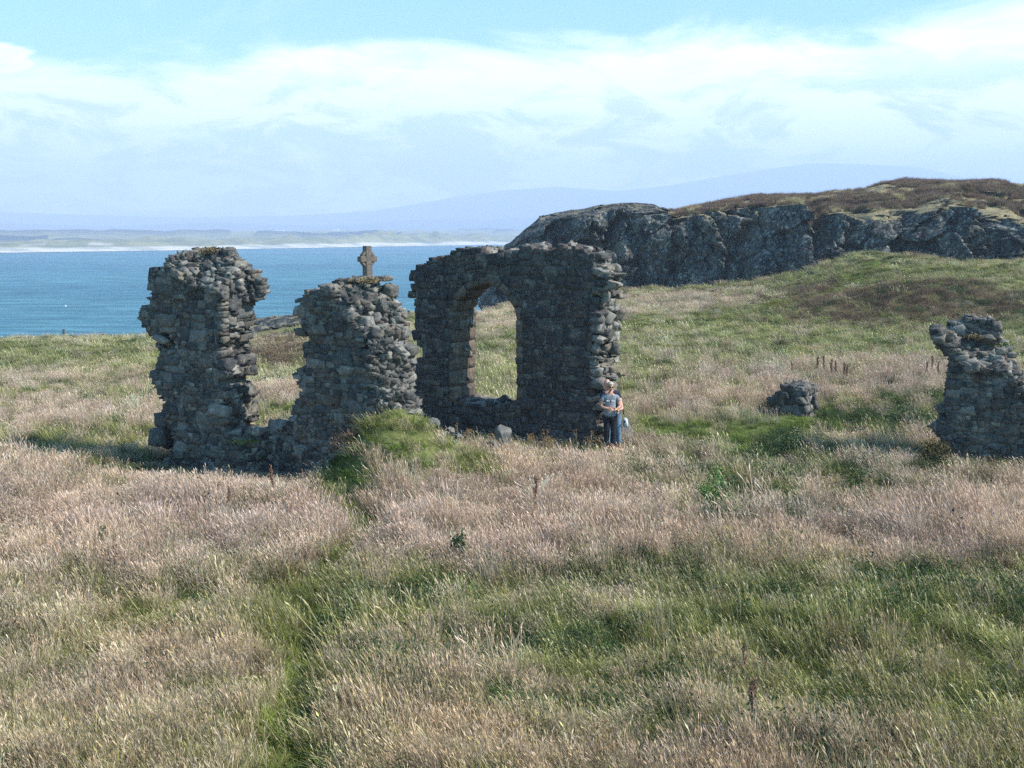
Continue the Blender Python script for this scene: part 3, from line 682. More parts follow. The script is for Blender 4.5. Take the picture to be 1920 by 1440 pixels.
def arch_lining():
    S = Stones(); r = np.random.default_rng(4); T = WC.T; pts = wopen[:]      # from sill left, over the arch, to sill right
    seg = np.linalg.norm(np.diff(pts, axis=0), axis=1); cum = np.r_[0, np.cumsum(seg)]; L = cum[-1]; a = 0.0
    while a < L - .05:
        ln = min(r.uniform(.24, .40), L - a); m = a + ln / 2
        p = np.array([np.interp(m, cum, pts[:, 0]), np.interp(m, cum, pts[:, 1])])
        q = np.array([np.interp(min(m + .06, L), cum, pts[:, 0]) - np.interp(max(m - .06, 0), cum, pts[:, 0]), np.interp(min(m + .06, L), cum, pts[:, 1]) - np.interp(max(m - .06, 0), cum, pts[:, 1])]); q /= np.linalg.norm(q)
        nrm = np.array([-q[1], q[0]])     # outward (left of travel)
        th = .17; c = p + nrm * (th / 2 - .06); ang = math.atan2(q[1], q[0])
        k = 0.0 + r.uniform(-.008, .01)
        for n0, n1 in ((k, .36), (.365, .70), (.705, T + .01)):
            S.add((c[0], (n0 + n1) / 2, c[1]), (ln * .985, (n1 - n0) * .985, th), (0, -ang, 0))
        a += ln
    V, Fq = S.geo(rough=.012, round_=.08, frame=WC.frame, seed=2, warp=.15)
    # undo most of the shear so that the dressed blocks stay square: handled by small size
    return mesh('arch_lining', V, Fq, M_RED, archw)
arch_lining()
def sill():
    S = Stones(); r = np.random.default_rng(6); u0, u1 = wopen[0][0] + .12, wopen[-1][0] - .02; z = wopen[0][1] + .0
    u = u0
    while u < u1:
        wd = r.uniform(.16, .4); n = .03
        while n < .95:
            D = r.uniform(.2, .45); S.add((u + wd / 2, n + D / 2, z - .01 + r.normal(0, .012) - .05 * math.sin((u - u0) / (u1 - u0) * 3.1)), (wd * .97, D * .95, .12), tuple(r.normal(0, .05, 3))); n += D
        u += wd
    V, Fq = S.geo(rough=.08, round_=.3, frame=WC.frame, seed=9); mesh('sill', V, Fq, M_PALE, archw)
sill()
# ragged right-hand end: the broken return of the arched wall (stones bonded into the same wall)
def quoin_end():
    S = Stones(); r = np.random.default_rng(16); T = WC.T
    z = -.2; ztop = WC.uv([(1124, 505)])[0][1]
    while z < ztop:
        h = r.uniform(.07, .26); n = -.02
        ue = float(np.interp(z, [0, .6, 1.2, 2.2, 2.9, 3.7, 4.1, 4.6], [WC.uv([(p, 600)])[0][0] for p in (1118, 1118, 1120, 1121, 1118, 1121, 1126, 1122)]))
        while n < T:
            D = r.uniform(.12, .34); ln = r.uniform(.12, .36) + (.10 if r.random() < .14 else 0)
            S.add((ue + ln / 2 - .18 + r.normal(0, .04), n + D / 2, z + h / 2 + r.normal(0, .03)), (ln, D * .93, h * r.uniform(.6, 1.1)), tuple(r.normal(0, .2, 3))); n += D
        z += h
    # the long slab that sticks out near the top
    a = WC.uv([(1142, 534)])[0]
    S.add((a[0] - .16, .25, a[1]), (.66, .4, .17), (0, .12, 0)); S.add((a[0] - .22, .5, a[1] + .22), (.45, .5, .12), (0, .1, 0)); S.add((a[0] - .3, .3, a[1] + .38), (.4, .4, .14), (0, 0, 0))
    V, Fq = S.geo(rough=.16, round_=.3, frame=WC.frame, seed=19); mesh('broken_end', V, Fq, M_BROKEN_SUNLIT, archw)
quoin_end()
# single stones that stick out of the left edge
def stick_out(wl, lst, parent, nm):
    S = Stones()
    for px, py, wd, h in lst:
        a = wl.uv([(px, py)])[0]; S.add((a[0], .3, a[1]), (wd, .5, h), (0, .03, 0))
    V, Fq = S.geo(rough=.06, round_=.25, warp=.5, frame=wl.frame, seed=29); mesh(nm, V, Fq, M_STONE, parent)
stick_out(WC, [(772, 553, .32, .17), (778, 625, .28, .13), (771, 520, .2, .2), (1114, 480, .3, .14)], archw, 'projecting_stone')
for k_, (px_, py_, w_, h_) in enumerate([(268, 588, .42, .38), (276, 615, .4, .25), (284, 518, .3, .4), (290, 868, .45, .3), (288, 830, .36, .42), (294, 790, .36, .28)]): pass
stick_out(WAB, [(270, 588, .36, .38), (278, 615, .3, .25), (284, 518, .3, .4), (287, 822, .42, .44), (296, 790, .36, .28), (553, 705, .24, .1)], ruin, 'projecting_stone')

WD = Wall(1850, 23.3, R(22), 1.1)
oD = WD.uv([(1800, 930), (1775, 880), (1765, 845), (1750, 812), (1762, 790), (1768, 778), (1752, 768), (1770, 758), (1768, 728), (1776, 712), (1764, 700), (1770, 668), (1756, 646), (1750, 620), (1772, 614), (1790, 604), (1826, 597), (1868, 604), (1886, 624), (1882, 640, .6), (1894, 654, .8), (1902, 678, .8), (1920, 700, .8), (1950, 722, .8), (1985, 750, .8), (2010, 800, .8), (2060, 860, .8), (2080, 930, .8)])
def recD(u, v):
    a = WD.uv([(1765, 650)])[0]; b = WD.uv([(1930, 740)])[0]
    line = a[1] + (u - a[0]) * (b[1] - a[1]) / (b[0] - a[0]) + .1 * np.sin(u * 4)
    r = np.clip((v - line) * 1.0, 0, .75)
    c = WD.uv([(1778, 640)])[0]; return np.where(v > c[1] + .05, np.minimum(r, .32 + (v - c[1]) * .2), r)
rd = masonry('ruined_wall', WD, oD, rec_wrap(recD, .09, 14), seed=21, proud=.05, edge_extra=.08)
tag(rd, 'weathered leaning stone wall stump cut off by the right edge of the photo', 'ruined wall')
stick_out(WD, [(1772, 632, .36, .26), (1768, 768, .26, .1), (1772, 808, .34, .3)], rd, 'projecting_stone')

WE = Wall(1472, 30.2, R(34), 1.15)
oE = WE.uv([(1448, 800), (1444, 768), (1440, 748), (1448, 735), (1462, 731), (1474, 721), (1490, 724), (1500, 721), (1508, 738), (1500, 755), (1514, 770), (1510, 800)])
st_ = masonry('wall_stump', WE, oE, rec_wrap(lambda u, v: u * 0, .05, 5), seed=33, hmin=.10, hmax=.30, wmin=.16, wmax=.5, proud=.12)
tag(st_, 'low squat stump of stone wall alone in the meadow beside the green patch', 'wall stump')

# ---------------------------------------------------------------- loose boulders
def boulder(name, px, py, Y, size, label, seed, mt=None, zoff=0, rotz=0, onground=False, group=None):
    bm = bmesh.new(); bmesh.ops.create_icosphere(bm, subdivisions=4, radius=1); r = np.random.default_rng(seed)
    V = np.array([v.co[:] for v in bm.verts]); Fc = np.array([[v.index for v in f.verts] for f in bm.faces]); bm.free()
    for k in range(13):        # chop flat planes
        n = r.normal(0, 1, 3); n /= np.linalg.norm(n); c = r.uniform(.45, .78); d = V @ n; V = V - np.where(d > c, (d - c), 0)[:, None] * n
    V = V * (1 + .12 * fbm(V * 1.7 + seed, 4, seed)[:, None] + .05 * fbm(V * 6 + seed, 3, seed)[:, None]) * np.array(size)
    c, s = math.cos(rotz), math.sin(rotz); V = np.stack([V[:, 0] * c - V[:, 1] * s, V[:, 0] * s + V[:, 1] * c, V[:, 2]], -1)
    o = mesh(name, V, Fc, mt or M_STONE)
    p = at(px, py, Y); gzz = gz(p[0], p[1]) + size[2] * .35; o.location = (p[0], p[1], max(p[2] + zoff, gzz))
    tag(o, label, 'rock', group); return o
boulder('boulder', 1170, 806, 25.6, (.26, .3, .30), 'rounded grey boulder on the grass behind the couple', 3)
boulder('boulder', 742, 788, 21.6, (.13, .2, .13), 'small pale boulder at the top of the grassy bank, left of a bigger one', 4, M_PALE)
boulder('boulder', 776, 784, 21.9, (.22, .25, .16), 'largest pale boulder on the grassy bank under the broken wall end', 5, M_PALE)
boulder('boulder', 772, 804, 21.6, (.12, .16, .07), 'flat pale stone just below the largest boulder on the bank', 6, M_PALE)
boulder('boulder', 806, 795, 22.2, (.22, .2, .14), 'grey sloping stone right of the largest boulder on the bank', 7)
boulder('boulder', 826, 812, 22.4, (.16, .2, .09), 'low dark stone lowest on the slope down from the bank', 8)
boulder('boulder', 845, 807, 23.0, (.09, .1, .08), 'small white stone in the grass, upper of the pair before the arched wall', 9, M_PALE)
boulder('boulder', 858, 819, 23.0, (.11, .12, .07), 'small white stone in the grass, lower of the pair before the arched wall', 10, M_PALE)
boulder('boulder', 944, 820, 23.6, (.24, .2, .30), 'upright lichen-spotted stone in front of the arched wall', 12)
boulder('boulder', 925, 832, 23.3, (.18, .16, .14), 'grey stone leaning beside the upright lichen-spotted one', 13)
boulder('boulder', 900, 839, 23.2, (.14, .14, .05), 'thin flat slab in the grass left of the upright stone', 15, M_PALE)
for k in range(14):
    px, py, Y = [(random.uniform(865, 1100), 838, random.uniform(23.6, 24.4)), (random.uniform(790, 870), 822, random.uniform(22.8, 23.6))][k % 3 == 0]; p = at(px, py, Y); a = random.uniform(.06, .13)
    o = boulder('fallen_stone', px, py, Y, (a * random.uniform(1, 1.5), a, a * .7), 'small fallen stone half hidden in the grass below the arched wall', 60 + k, random.choice([M_PALE, M_STONE, M_BROKEN_SUNLIT]), rotz=random.uniform(0, 3), group='small fallen stones below the arched wall'); o.location.z = gz(o.location.x, o.location.y) + a * .45
# rocky shore knoll seen through the gap
for k, (px, py, Y, sz, lb) in enumerate([
        (500, 607, 71, (2.0, 1.6, .62), 'topmost flat rock ledge on the shore, seen through the window gap at left'),
        (545, 612, 70, (1.7, 1.4, .65), 'dark rock ledge on the shore at the right of the window gap'),
        (516, 619, 68, (1.9, 1.0, .5), 'long dark rock band in the middle of the knoll seen through the gap'),
        (528, 630, 65, (1.5, .9, .45), 'lower rounded rock of the knoll seen through the gap'),
        (492, 636, 63, (1.0, .8, .35), 'lowest small rock of the knoll seen through the gap')]):
    boulder('rock_outcrop', px, py, Y, sz, lb, 40 + k, M_CLIFF)

# ---------------------------------------------------------------- stone cross
def cross():
    Y = 60.; b = at(690, 560, Y); top = at(690, 461, Y)[2]; base = gz(b[0], Y) - .1; H = top - base
    root = empty('celtic_cross', (b[0], Y, base)); root.rotation_euler = (0, 0, R(48))
    bm = bmesh.new()
    def box(x0, x1, z0, z1, d, tx=0):
        vs = []
        for yy in (-d, d):
            for (x, z) in ((x0, z0), (x1, z0), (x1 - (tx if x1 > 0 else 0), z1), (x0 + tx, z1)): vs.append(bm.verts.new((x, yy, z)))
        for f in ((0, 1, 2, 3), (7, 6, 5, 4), (0, 4, 5, 1), (1, 5, 6, 2), (2, 6, 7, 3), (3, 7, 4, 0)): bm.faces.new([vs[i] for i in f])
    zc = H - .72
    box(-.25, .25, 0, zc - .3, .19, .05)
    box(-.19, .19, zc - .3, H, .17, .0)
    box(-.58, -.18, zc - .15, zc + .15, .165); box(.18, .58, zc - .15, zc + .15, .165)
    def put(name, m, bm=bm):
        bmesh.ops.recalc_face_normals(bm, faces=bm.faces); bmesh.ops.bevel(bm, geom=list(bm.edges), offset=.018, segments=1, affect='EDGES')
        me = bpy.data.meshes.new(name); bm.to_mesh(me); bm.free(); me.materials.append(m); o = bpy.data.objects.new(name, me); sc.collection.objects.link(o); o.parent = root; return o
    put('shaft', M_CROSS)
    # ring
    V = []; Fc = []; n = 40
    for i in range(n):
        a = i / n * 2 * math.pi
        for rr, yy in ((.34, -.12), (.47, -.12), (.47, .12), (.34, .12)): V.append((rr * math.cos(a), yy, zc + rr * math.sin(a)))
    for i in range(n):
        j = (i + 1) % n
        for k in range(4): Fc.append((i * 4 + k, i * 4 + (k + 1) % 4, j * 4 + (k + 1) % 4, j * 4 + k))
    mesh('ring', V, Fc, M_CROSS, root)
    b2 = bmesh.new(); bm = b2
    for s, z0, z1 in ((.62, 0, .35), (.45, .35, .62)):
        vs = [b2.verts.new((x * s, y * s * .8, z)) for z in (z0, z1) for x, y in ((-1, -1), (1, -1), (1, 1), (-1, 1))]
        for f in ((3, 2, 1, 0), (4, 5, 6, 7), (0, 1, 5, 4), (1, 2, 6, 5), (2, 3, 7, 6), (3, 0, 4, 7)): b2.faces.new([vs[i] for i in f])
    put('plinth', M_CROSS, b2)
    tag(root, 'carved stone wheel cross rising behind the middle broken pier', 'cross')
cross()

# ---------------------------------------------------------------- posts, far buildings, float
M_WOOD = simple('weathered_wood', (.10, .07, .05), .9, 12, .35, .01)
def post(px, py, Y, h, label):
    p = at(px, py, Y); z = GZC(p[0], p[1]); bm = bmesh.new()
    bmesh.ops.create_cone(bm, cap_ends=True, segments=10, radius1=.085, radius2=.075, depth=h + .4)
    for v in bm.verts: v.co.z += (h + .4) / 2 - .4; v.co.x += .02 * v.co.z
    me = bpy.data.meshes.new('wooden_post'); bm.to_mesh(me); bm.free(); me.materials.append(M_WOOD)
    o = bpy.data.objects.new('wooden_post', me); sc.collection.objects.link(o); o.location = (p[0], p[1], min(z, p[2] + .2)); tag(o, label, 'post')
post(120, 639, 81, .68, 'short dark wooden post on the shore grass at far left')
post(766, 592, 71, .42, 'tiny dark post on the shore just left of the arched wall')
M_WHITE = simple('white_render', (.8, .8, .8), .6, .3, .05)
M_ROOF = simple('far_slate_roof', (.25, .26, .3), .6, .3, .1)
def far_house(px, py, Y, wd, h, label, group=None):
    p = at(px, py, Y); d = wd * .45
    V = [(-wd / 2, -d / 2, 0), (wd / 2, -d / 2, 0), (wd / 2, d / 2, 0), (-wd / 2, d / 2, 0)]; V += [(x, y, h) for x, y, _ in V]
    root = empty('white_building', (p[0], p[1], p[2] - h / 2)); tag(root, label, 'building', group)
    mesh('wall', V, [(0, 1, 5, 4), (1, 2, 6, 5), (2, 3, 7, 6), (3, 0, 4, 7), (0, 3, 2, 1), (4, 5, 6, 7)], M_WHITE, root)
    e = .4; Rv = [(-wd / 2 - e, -d / 2 - e, h + .05), (wd / 2 + e, -d / 2 - e, h + .05), (wd / 2 + e, d / 2 + e, h + .05), (-wd / 2 - e, d / 2 + e, h + .05), (-wd / 2, 0, h * 1.35), (wd / 2, 0, h * 1.35)]
    mesh('roof', Rv, [(0, 1, 5, 4), (2, 3, 4, 5), (1, 2, 5), (3, 0, 4), (3, 2, 1, 0)], M_ROOF, root)
far_house(629, 431, 3400, 20, 7, 'brightest white building on the far shore, above the gap between the two nearest piers')
far_house(525, 432, 3400, 24, 5, 'long low white building on the far shore, left of the brightest one')
for k in range(26):
    far_house(random.choice([random.gauss(250, 60), random.gauss(370, 45), random.gauss(560, 50)]), random.uniform(433, 437.5), 3000 + random.random() * 300, random.uniform(7, 12), random.uniform(3, 5), 'tiny pale house of the hazy village on the far shore', 'houses of the far village')
def buoy():
    p = at(123, 575, 1); d = ray(123, 575); t = (CAMZ - SEA) / -d[2]; q = d * t
    bm = bmesh.new(); bmesh.ops.create_icosphere(bm, subdivisions=3, radius=.22)
    for v in bm.verts:
        if v.co.z > .12: v.co.z += .1
    me = bpy.data.meshes.new('float'); bm.to_mesh(me); bm.free(); me.materials.append(M_WHITE); o = bpy.data.objects.new('float_buoy', me); sc.collection.objects.link(o)
    o.location = (q[0], q[1], SEA + .1); tag(o, 'small white float out on the blue water at left', 'buoy')
buoy()

# ---------------------------------------------------------------- single plants one can tell apart
M_DOCK = simple('dock_seed', (.21, .11, .075), .9, 30, .5)
M_STEM = simple('dry_stem', (.30, .22, .12), .9, 20, .3)
M_UMB = simple('dry_umbel', (.28, .17, .07), .9, 30, .5)
M_LEAF = simple('bramble_leaf', (.075, .105, .04), .6, 10, .5)
def tube(pts, r0, r1, n=5):
    pts = np.array(pts, float); k = len(pts); V = []; Fc = []
    for i, p in enumerate(pts):
        t = pts[min(i + 1, k - 1)] - pts[max(i - 1, 0)]; t /= np.linalg.norm(t) + 1e-9; a = np.cross(t, [.3, 1, .1]); a /= np.linalg.norm(a); b = np.cross(t, a); r = r0 + (r1 - r0) * i / (k - 1)
        for j in range(n): V.append(p + r * (a * math.cos(j / n * 6.283) + b * math.sin(j / n * 6.283)))
    for i in range(k - 1):
        for j in range(n): Fc.append((i * n + j, i * n + (j + 1) % n, (i + 1) * n + (j + 1) % n, (i + 1) * n + j))
    return V, Fc
class Acc:
    def __init__(s): s.V = []; s.F = []
    def add(s, V, Fc): k = len(s.V); s.V += [tuple(v) for v in V]; s.F += [tuple(i + k for i in f) for f in Fc]
    def flake(s, p, sz, r):
        n = r.normal(0, 1, 3); n /= np.linalg.norm(n); a = np.cross(n, r.normal(0, 1, 3)); a /= np.linalg.norm(a); b = np.cross(n, a)
        s.add([p + a * sz, p + b * sz * .7, p - a * sz, p - b * sz * .7], [(0, 1, 2, 3)])
    def mk(s, name, m, parent=None): return mesh(name, s.V, s.F, m, parent)
def dock_proto(seed, h):
    r = np.random.default_rng(seed); root = empty('dock_plant', (0, 0, 0)); st = Acc(); sd = Acc()
    ln = r.normal(0, .06, 2); pts = [(ln[0] * (t ** 2), ln[1] * t * t, h * t) for t in np.linspace(0, 1, 7)]
    st.add(*tube(pts, .009, .004))
    for b in range(7):
        t = .48 + .07 * b; az = r.uniform(0, 6.3); L = h * (.26 - .02 * b); p0 = np.array([ln[0] * t * t, ln[1] * t * t, h * t]); dr = np.array([math.cos(az) * .25, math.sin(az) * .25, 1])
        st.add(*tube([p0, p0 + dr * L * .5, p0 + dr * L], .005, .003, 4))
        for k in range(46):
            q = p0 + dr * L * r.uniform(.15, 1.02) + r.normal(0, .014, 3); sd.flake(q, r.uniform(.010, .020), r)
    for k in range(120):
        t = r.uniform(.55, 1.02); sd.flake(np.array([ln[0] * t * t, ln[1] * t * t, h * t]) + r.normal(0, .013, 3), r.uniform(.01, .019), r)
    st.mk('stem', M_STEM, root); sd.mk('seed_head', M_DOCK, root); return root
def umbel_proto(seed, h):
    r = np.random.default_rng(seed); root = empty('dried_umbel_plant', (0, 0, 0)); st = Acc(); sd = Acc()
    nb = r.integers(3, 6); st.add(*tube([(0, 0, 0), (.01, 0, h * .5), (.02, .01, h * .95)], .008, .005))
    for b in range(nb):
        az = r.uniform(0, 6.3); z0 = h * r.uniform(.4, .75); tip = np.array([math.cos(az) * r.uniform(.05, .16), math.sin(az) * r.uniform(.05, .16), h * r.uniform(.8, 1.05)]) if b else np.array([.02, .01, h])
        st.add(*tube([(0.01, 0, z0), tip * np.array([.6, .6, 1]) + np.array([0, 0, -h * .12]), tip], .005, .003, 4))
        R_ = r.uniform(.035, .06)
        sd = Acc()
        for k in range(9):
            a2 = r.uniform(0, 6.3); rr = R_ * math.sqrt(r.random()); q = tip + np.array([math.cos(a2) * rr, math.sin(a2) * rr, .02 + r.normal(0, .006)]); sd.add(*tube([tip - np.array([0, 0, .02]), q], .002, .0015, 3))
            for m_ in range(7): sd.flake(q + r.normal(0, .008, 3), r.uniform(.006, .012), r)
        sd.mk('seed_head', M_UMB, root)
    st.mk('stem', M_STEM, root); return root
def copy_tree(o):
    c = o.copy(); sc.collection.objects.link(c)
    for ch in o.children: d = ch.copy(); sc.collection.objects.link(d); d.parent = c
    return c
_used = set()
def place(protos, px, py, scale, label, cat, group=None):
    o = random.choice(protos)
    if o.name in _used: o = copy_tree(o)
    else: _used.add(o.name)
    x, y, z = on_ground(px, py); o.location = (x, y, z - .02); s = scale * random.uniform(.93, 1.07); o.scale = (s, s, s)
    o.rotation_euler = (random.gauss(0, .06), random.gauss(-.05, .08), random.uniform(0, 6.3)); tag(o, label, cat, group); return o
docks = [dock_proto(k, 1.0) for k in (1, 2, 3)]
for px, py, s, lb in [(1402, 1400, .72, 'rust brown dock stalk nearest the camera, beside a fallen pale stem'), (1396, 1290, .55, 'reddish dock seed head poking up just beyond the nearest dock stalk'),
                      (1003, 975, .75, 'rust brown dock plant standing alone in straw grass below the arched wall'), (516, 955, .75, 'thin brown dock stalk in straw grass in front of the broken window gap'),
                      (425, 975, .65, 'thin brown dock stalk in straw grass in front of the tall left pier')]:
    place(docks, px, py, s, lb, 'dock plant')
for px, py in [(1483, 715), (1542, 718), (1565, 722), (1580, 722), (1588, 724), (1530, 716), (1556, 724)]:
    place(docks, px, py, random.uniform(.55, .95), 'thin rust brown dock stalk in the row beyond the low wall stump', 'dock plant', 'dock stalks beyond the low wall stump')
for px, py in [(1732, 716), (1748, 712), (1762, 722)]:
    place(docks, px, py, random.uniform(.55, .9), 'thin rust brown dock stalk just left of the right-hand ruin', 'dock plant', 'dock stalks left of the right-hand ruin')
umbs = [umbel_proto(k, 1.0) for k in (11, 12, 13, 14)]
for k in range(26):
    px = random.uniform(985, 1112); place(umbs, px, random.uniform(858, 876) - abs(px - 1060) * .04, random.uniform(.42, .68), 'dry brown seed-headed stalk at the foot of the arched wall', 'dry plant', 'dry stalks at the foot of the arched wall')
for k in range(9):
    place(umbs, random.uniform(850, 950), random.uniform(850, 862), random.uniform(.4, .6), 'pale dry stalk in the grass below the arched window', 'dry plant', 'dry stalks below the arched window')
for px, py, s, lb in [(1125, 1500, .62, 'tall brown umbel plant at the bottom edge, left one of a close pair'), (1150, 1490, .66, 'tall brown umbel plant at the bottom edge, right one of a close pair'), (985, 1490, .36, 'brown umbel head alone at the bottom edge of the photo')]:
    place(umbs, px, py, s, lb, 'dry plant')
def fallen():
    a = np.array(on_ground(1316, 1404)); b = np.array(on_ground(1396, 1418)); a[2] += .24; b[2] += .18; A = Acc(); A.add(*tube([a, (a + b) / 2 + [0, 0, .02], b], .008, .004, 5))
    tag(A.mk('fallen_reed', simple('bleached_stem', (.6, .56, .45)), None), 'pale bleached stem lying across the grass beside the nearest dock', 'dry stem')
fallen()
# low leafy shrubs
def shrub(px, py, sz, label, seed, m=None, n=1500, Y=None):
    r = np.random.default_rng(seed)
    if Y: p = at(px, py, Y); p = (p[0], p[1], gz(p[0], p[1]))
    else: p = on_ground(px, py)
    root = empty('low_shrub', p); lf = Acc(); st = Acc()
    for k in range(9):
        d = r.normal(0, 1, 3); d[2] = abs(d[2]) + .6; d /= np.linalg.norm(d); st.add(*tube([(0, 0, -.03), d * np.array(sz) * .5, d * np.array(sz) * .9], .008, .003, 4))
    cl = r.normal(0, .5, (12, 3)); cl[:, 2] = np.abs(cl[:, 2])
    for k in range(n):
        c = cl[r.integers(0, 12)]; q = c + r.normal(0, .2, 3); q = q * np.array(sz)
        if q[2] < 0: continue
        lf.flake(q, r.uniform(.014, .03), r)
    lf.mk('foliage', m or M_LEAF, root); st.mk('stem', M_STEM, root); tag(root, label, 'shrub')
shrub(1345, 955, (.30, .22, .52), 'small bright green leafy plant among dark weeds, right of centre', 2, simple('fresh_leaf', (.12, .22, .05), .6, 9, .4))
shrub(1455, 985, (.5, .3, .36), 'low dark bramble clump in straw grass, right of the small bright leafy plant', 3)
shrub(1490, 852, (.4, .3, .44), 'dark rounded bramble clump in front of the low wall stump', 5)
shrub(1690, 795, (.9, .5, .46), 'wide dark green bramble patch left of the right-hand ruin', 6, n=3600)
shrub(1650, 825, (.8, .5, .32), 'low flat bramble patch nearer the camera, left of the right-hand ruin', 7, n=2600)
shrub(628, 1185, (.26, .22, .26), 'dark weed clump at the right edge of the green trench path', 8)
shrub(860, 1060, (.18, .15, .42), 'upright green thistle-like plant where straw meets olive grass', 9)
shrub(185, 1045, (.13, .12, .36), 'small green weed upright in the straw grass at far left', 12, n=500)
shrub(1745, 870, (.42, .3, .42), 'dark tawny shrub tucked against the left foot of the right-hand ruin', 10, simple('tawny_leaf', (.12, .09, .035), .8, 9, .5), n=3000, Y=23.2)
shrub(655, 850, (.28, .3, .3), 'dusky pink-brown flowering shrub against the middle pier, beside the bank', 14, simple('pinkish_flower', (.22, .13, .10), .8, 12, .5), n=1800, Y=21.4)
# tufts growing on the masonry (they stay with the wall they root in)
def wall_tuft(parent, wl, px, py, dep, sz, m, seed, n=500):
    r = np.random.default_rng(seed); a = wl.uv([(px, py)], dep)[0]; c = wl.frame(np.array([[a[0], dep, a[1]]]))[0]; A = Acc()
    for k in range(n):
        q = c + r.normal(0, .4, 3) * np.array(sz) + [0, 0, .02]; A.flake(q, r.uniform(.012, .028), r)
    A.mk('turf_tuft', m, parent)
M_MOSS = simple('moss_tuft', (.16, .19, .05), .9, 9, .4); M_DRY = simple('dry_tuft', (.20, .15, .08), .9, 9, .4)
wall_tuft(ruin, WAB, 462, 829, .12, (.32, .2, .07), M_MOSS, 1); wall_tuft(ruin, WAB, 310, 652, .35, (.12, .2, .2), M_MOSS, 2)
wall_tuft(ruin, WAB, 392, 470, .6, (.3, .3, .08), M_DRY, 3); wall_tuft(ruin, WAB, 690, 528, .5, (.3, .3, .07), M_DRY, 4)
wall_tuft(rd, WD, 1828, 632, .3, (.22, .2, .07), M_DRY, 5); wall_tuft(rd, WD, 1880, 646, .6, (.3, .2, .06), M_MOSS, 6)
# ---------------------------------------------------------------- people
def skin_mesh(chains, sub=2):
    """chains: {root: [(parent, key, (x,y,z), (rx, ry))...]} -> baked surface"""
    keys = {}; V = []; Rr = []; E = []
    for par, key, co, rad in chains:
        keys[key] = len(V); V.append(co); Rr.append(rad if isinstance(rad, tuple) else (rad, rad))
        if par is not None: E.append((keys[par], keys[key]))
    me = bpy.data.meshes.new('tmp'); me.from_pydata(V, E, []); o = bpy.data.objects.new('tmp', me); sc.collection.objects.link(o)
    md = o.modifiers.new('s', 'SKIN'); md.use_smooth_shade = True; md.branch_smoothing = .6
    for i, sv in enumerate(me.skin_vertices[0].data): sv.radius = Rr[i]; sv.use_root = (i == 0)
    s2 = o.modifiers.new('u', 'SUBSURF'); s2.levels = sub; s2.render_levels = sub
    dg = bpy.context.evaluated_depsgraph_get(); ev = o.evaluated_get(dg).to_mesh()
    VV = np.array([v.co[:] for v in ev.vertices]); FF = [tuple(p.vertices) for p in ev.polygons]
    o.evaluated_get(dg).to_mesh_clear(); bpy.data.objects.remove(o); bpy.data.meshes.remove(me); return VV, FF
def head_mesh(c, yaw, tilt=0., s=1.):
    bm = bmesh.new(); bmesh.ops.create_icosphere(bm, subdivisions=4, radius=1); V = np.array([v.co[:] for v in bm.verts]); Fc = [tuple(v.index for v in f.verts) for f in bm.faces]; bm.free()
    x, y, z = V.T.copy()         # face towards -y
    front = np.clip(-y, 0, 1)
    X = x * .076; Yc = y * .095; Z = z * .115
    X *= 1 - .34 * sstep(-z, .1, 1.); Yc = Yc * (1 - .18 * sstep(-z, .3, 1.)); Yc -= .012 * sstep(-z, .3, .9) * front       # jaw and chin
    g = lambda cx, cz, rx, rz: np.exp(-((x - cx) / rx) ** 2 - ((z - cz) / rz) ** 2) * (y < 0)
    Yc -= .026 * g(0, -.14, .13, .20) + .010 * g(0, .0, .12, .22)                      # nose
    Yc += .012 * (g(.34, .06, .19, .13) + g(-.34, .06, .19, .13))                       # eye sockets
    Yc -= .006 * (g(.33, .05, .09, .07) + g(-.33, .05, .09, .07)) + .007 * g(0, .24, .5, .09)   # eyes, brow
    Yc -= .008 * g(0, -.46, .24, .06) + .007 * g(0, -.56, .2, .05); Yc += .006 * g(0, -.51, .22, .03); Yc -= .010 * g(0, -.82, .25, .14)
    V = np.stack([X, Yc, Z], -1); FF = list(Fc)
    for sx in (-1, 1):           # ears
        bm = bmesh.new(); bmesh.ops.create_icosphere(bm, subdivisions=2, radius=1); E = np.array([v.co[:] for v in bm.verts]); k = len(V)
        FF += [tuple(v.index + k for v in f.verts) for f in bm.faces]; bm.free()
        V = np.concatenate([V, E * [.010, .020, .032] + [sx * .079, .008, -.005]])
    V = V * s; ct, st = math.cos(tilt), math.sin(tilt); V = np.stack([V[:, 0] * ct - V[:, 2] * st, V[:, 1], V[:, 0] * st + V[:, 2] * ct], -1)
    cy, sy = math.cos(yaw), math.sin(yaw); V = np.stack([V[:, 0] * cy - V[:, 1] * sy, V[:, 0] * sy + V[:, 1] * cy, V[:, 2]], -1)
    return V + np.array(c), FF
def join(*ms):
    V = []; FF = []; k = 0
    for v, f in ms: V.append(v); FF += [tuple(i + k for i in q) for q in f]; k += len(v)
    return np.concatenate(V), FF
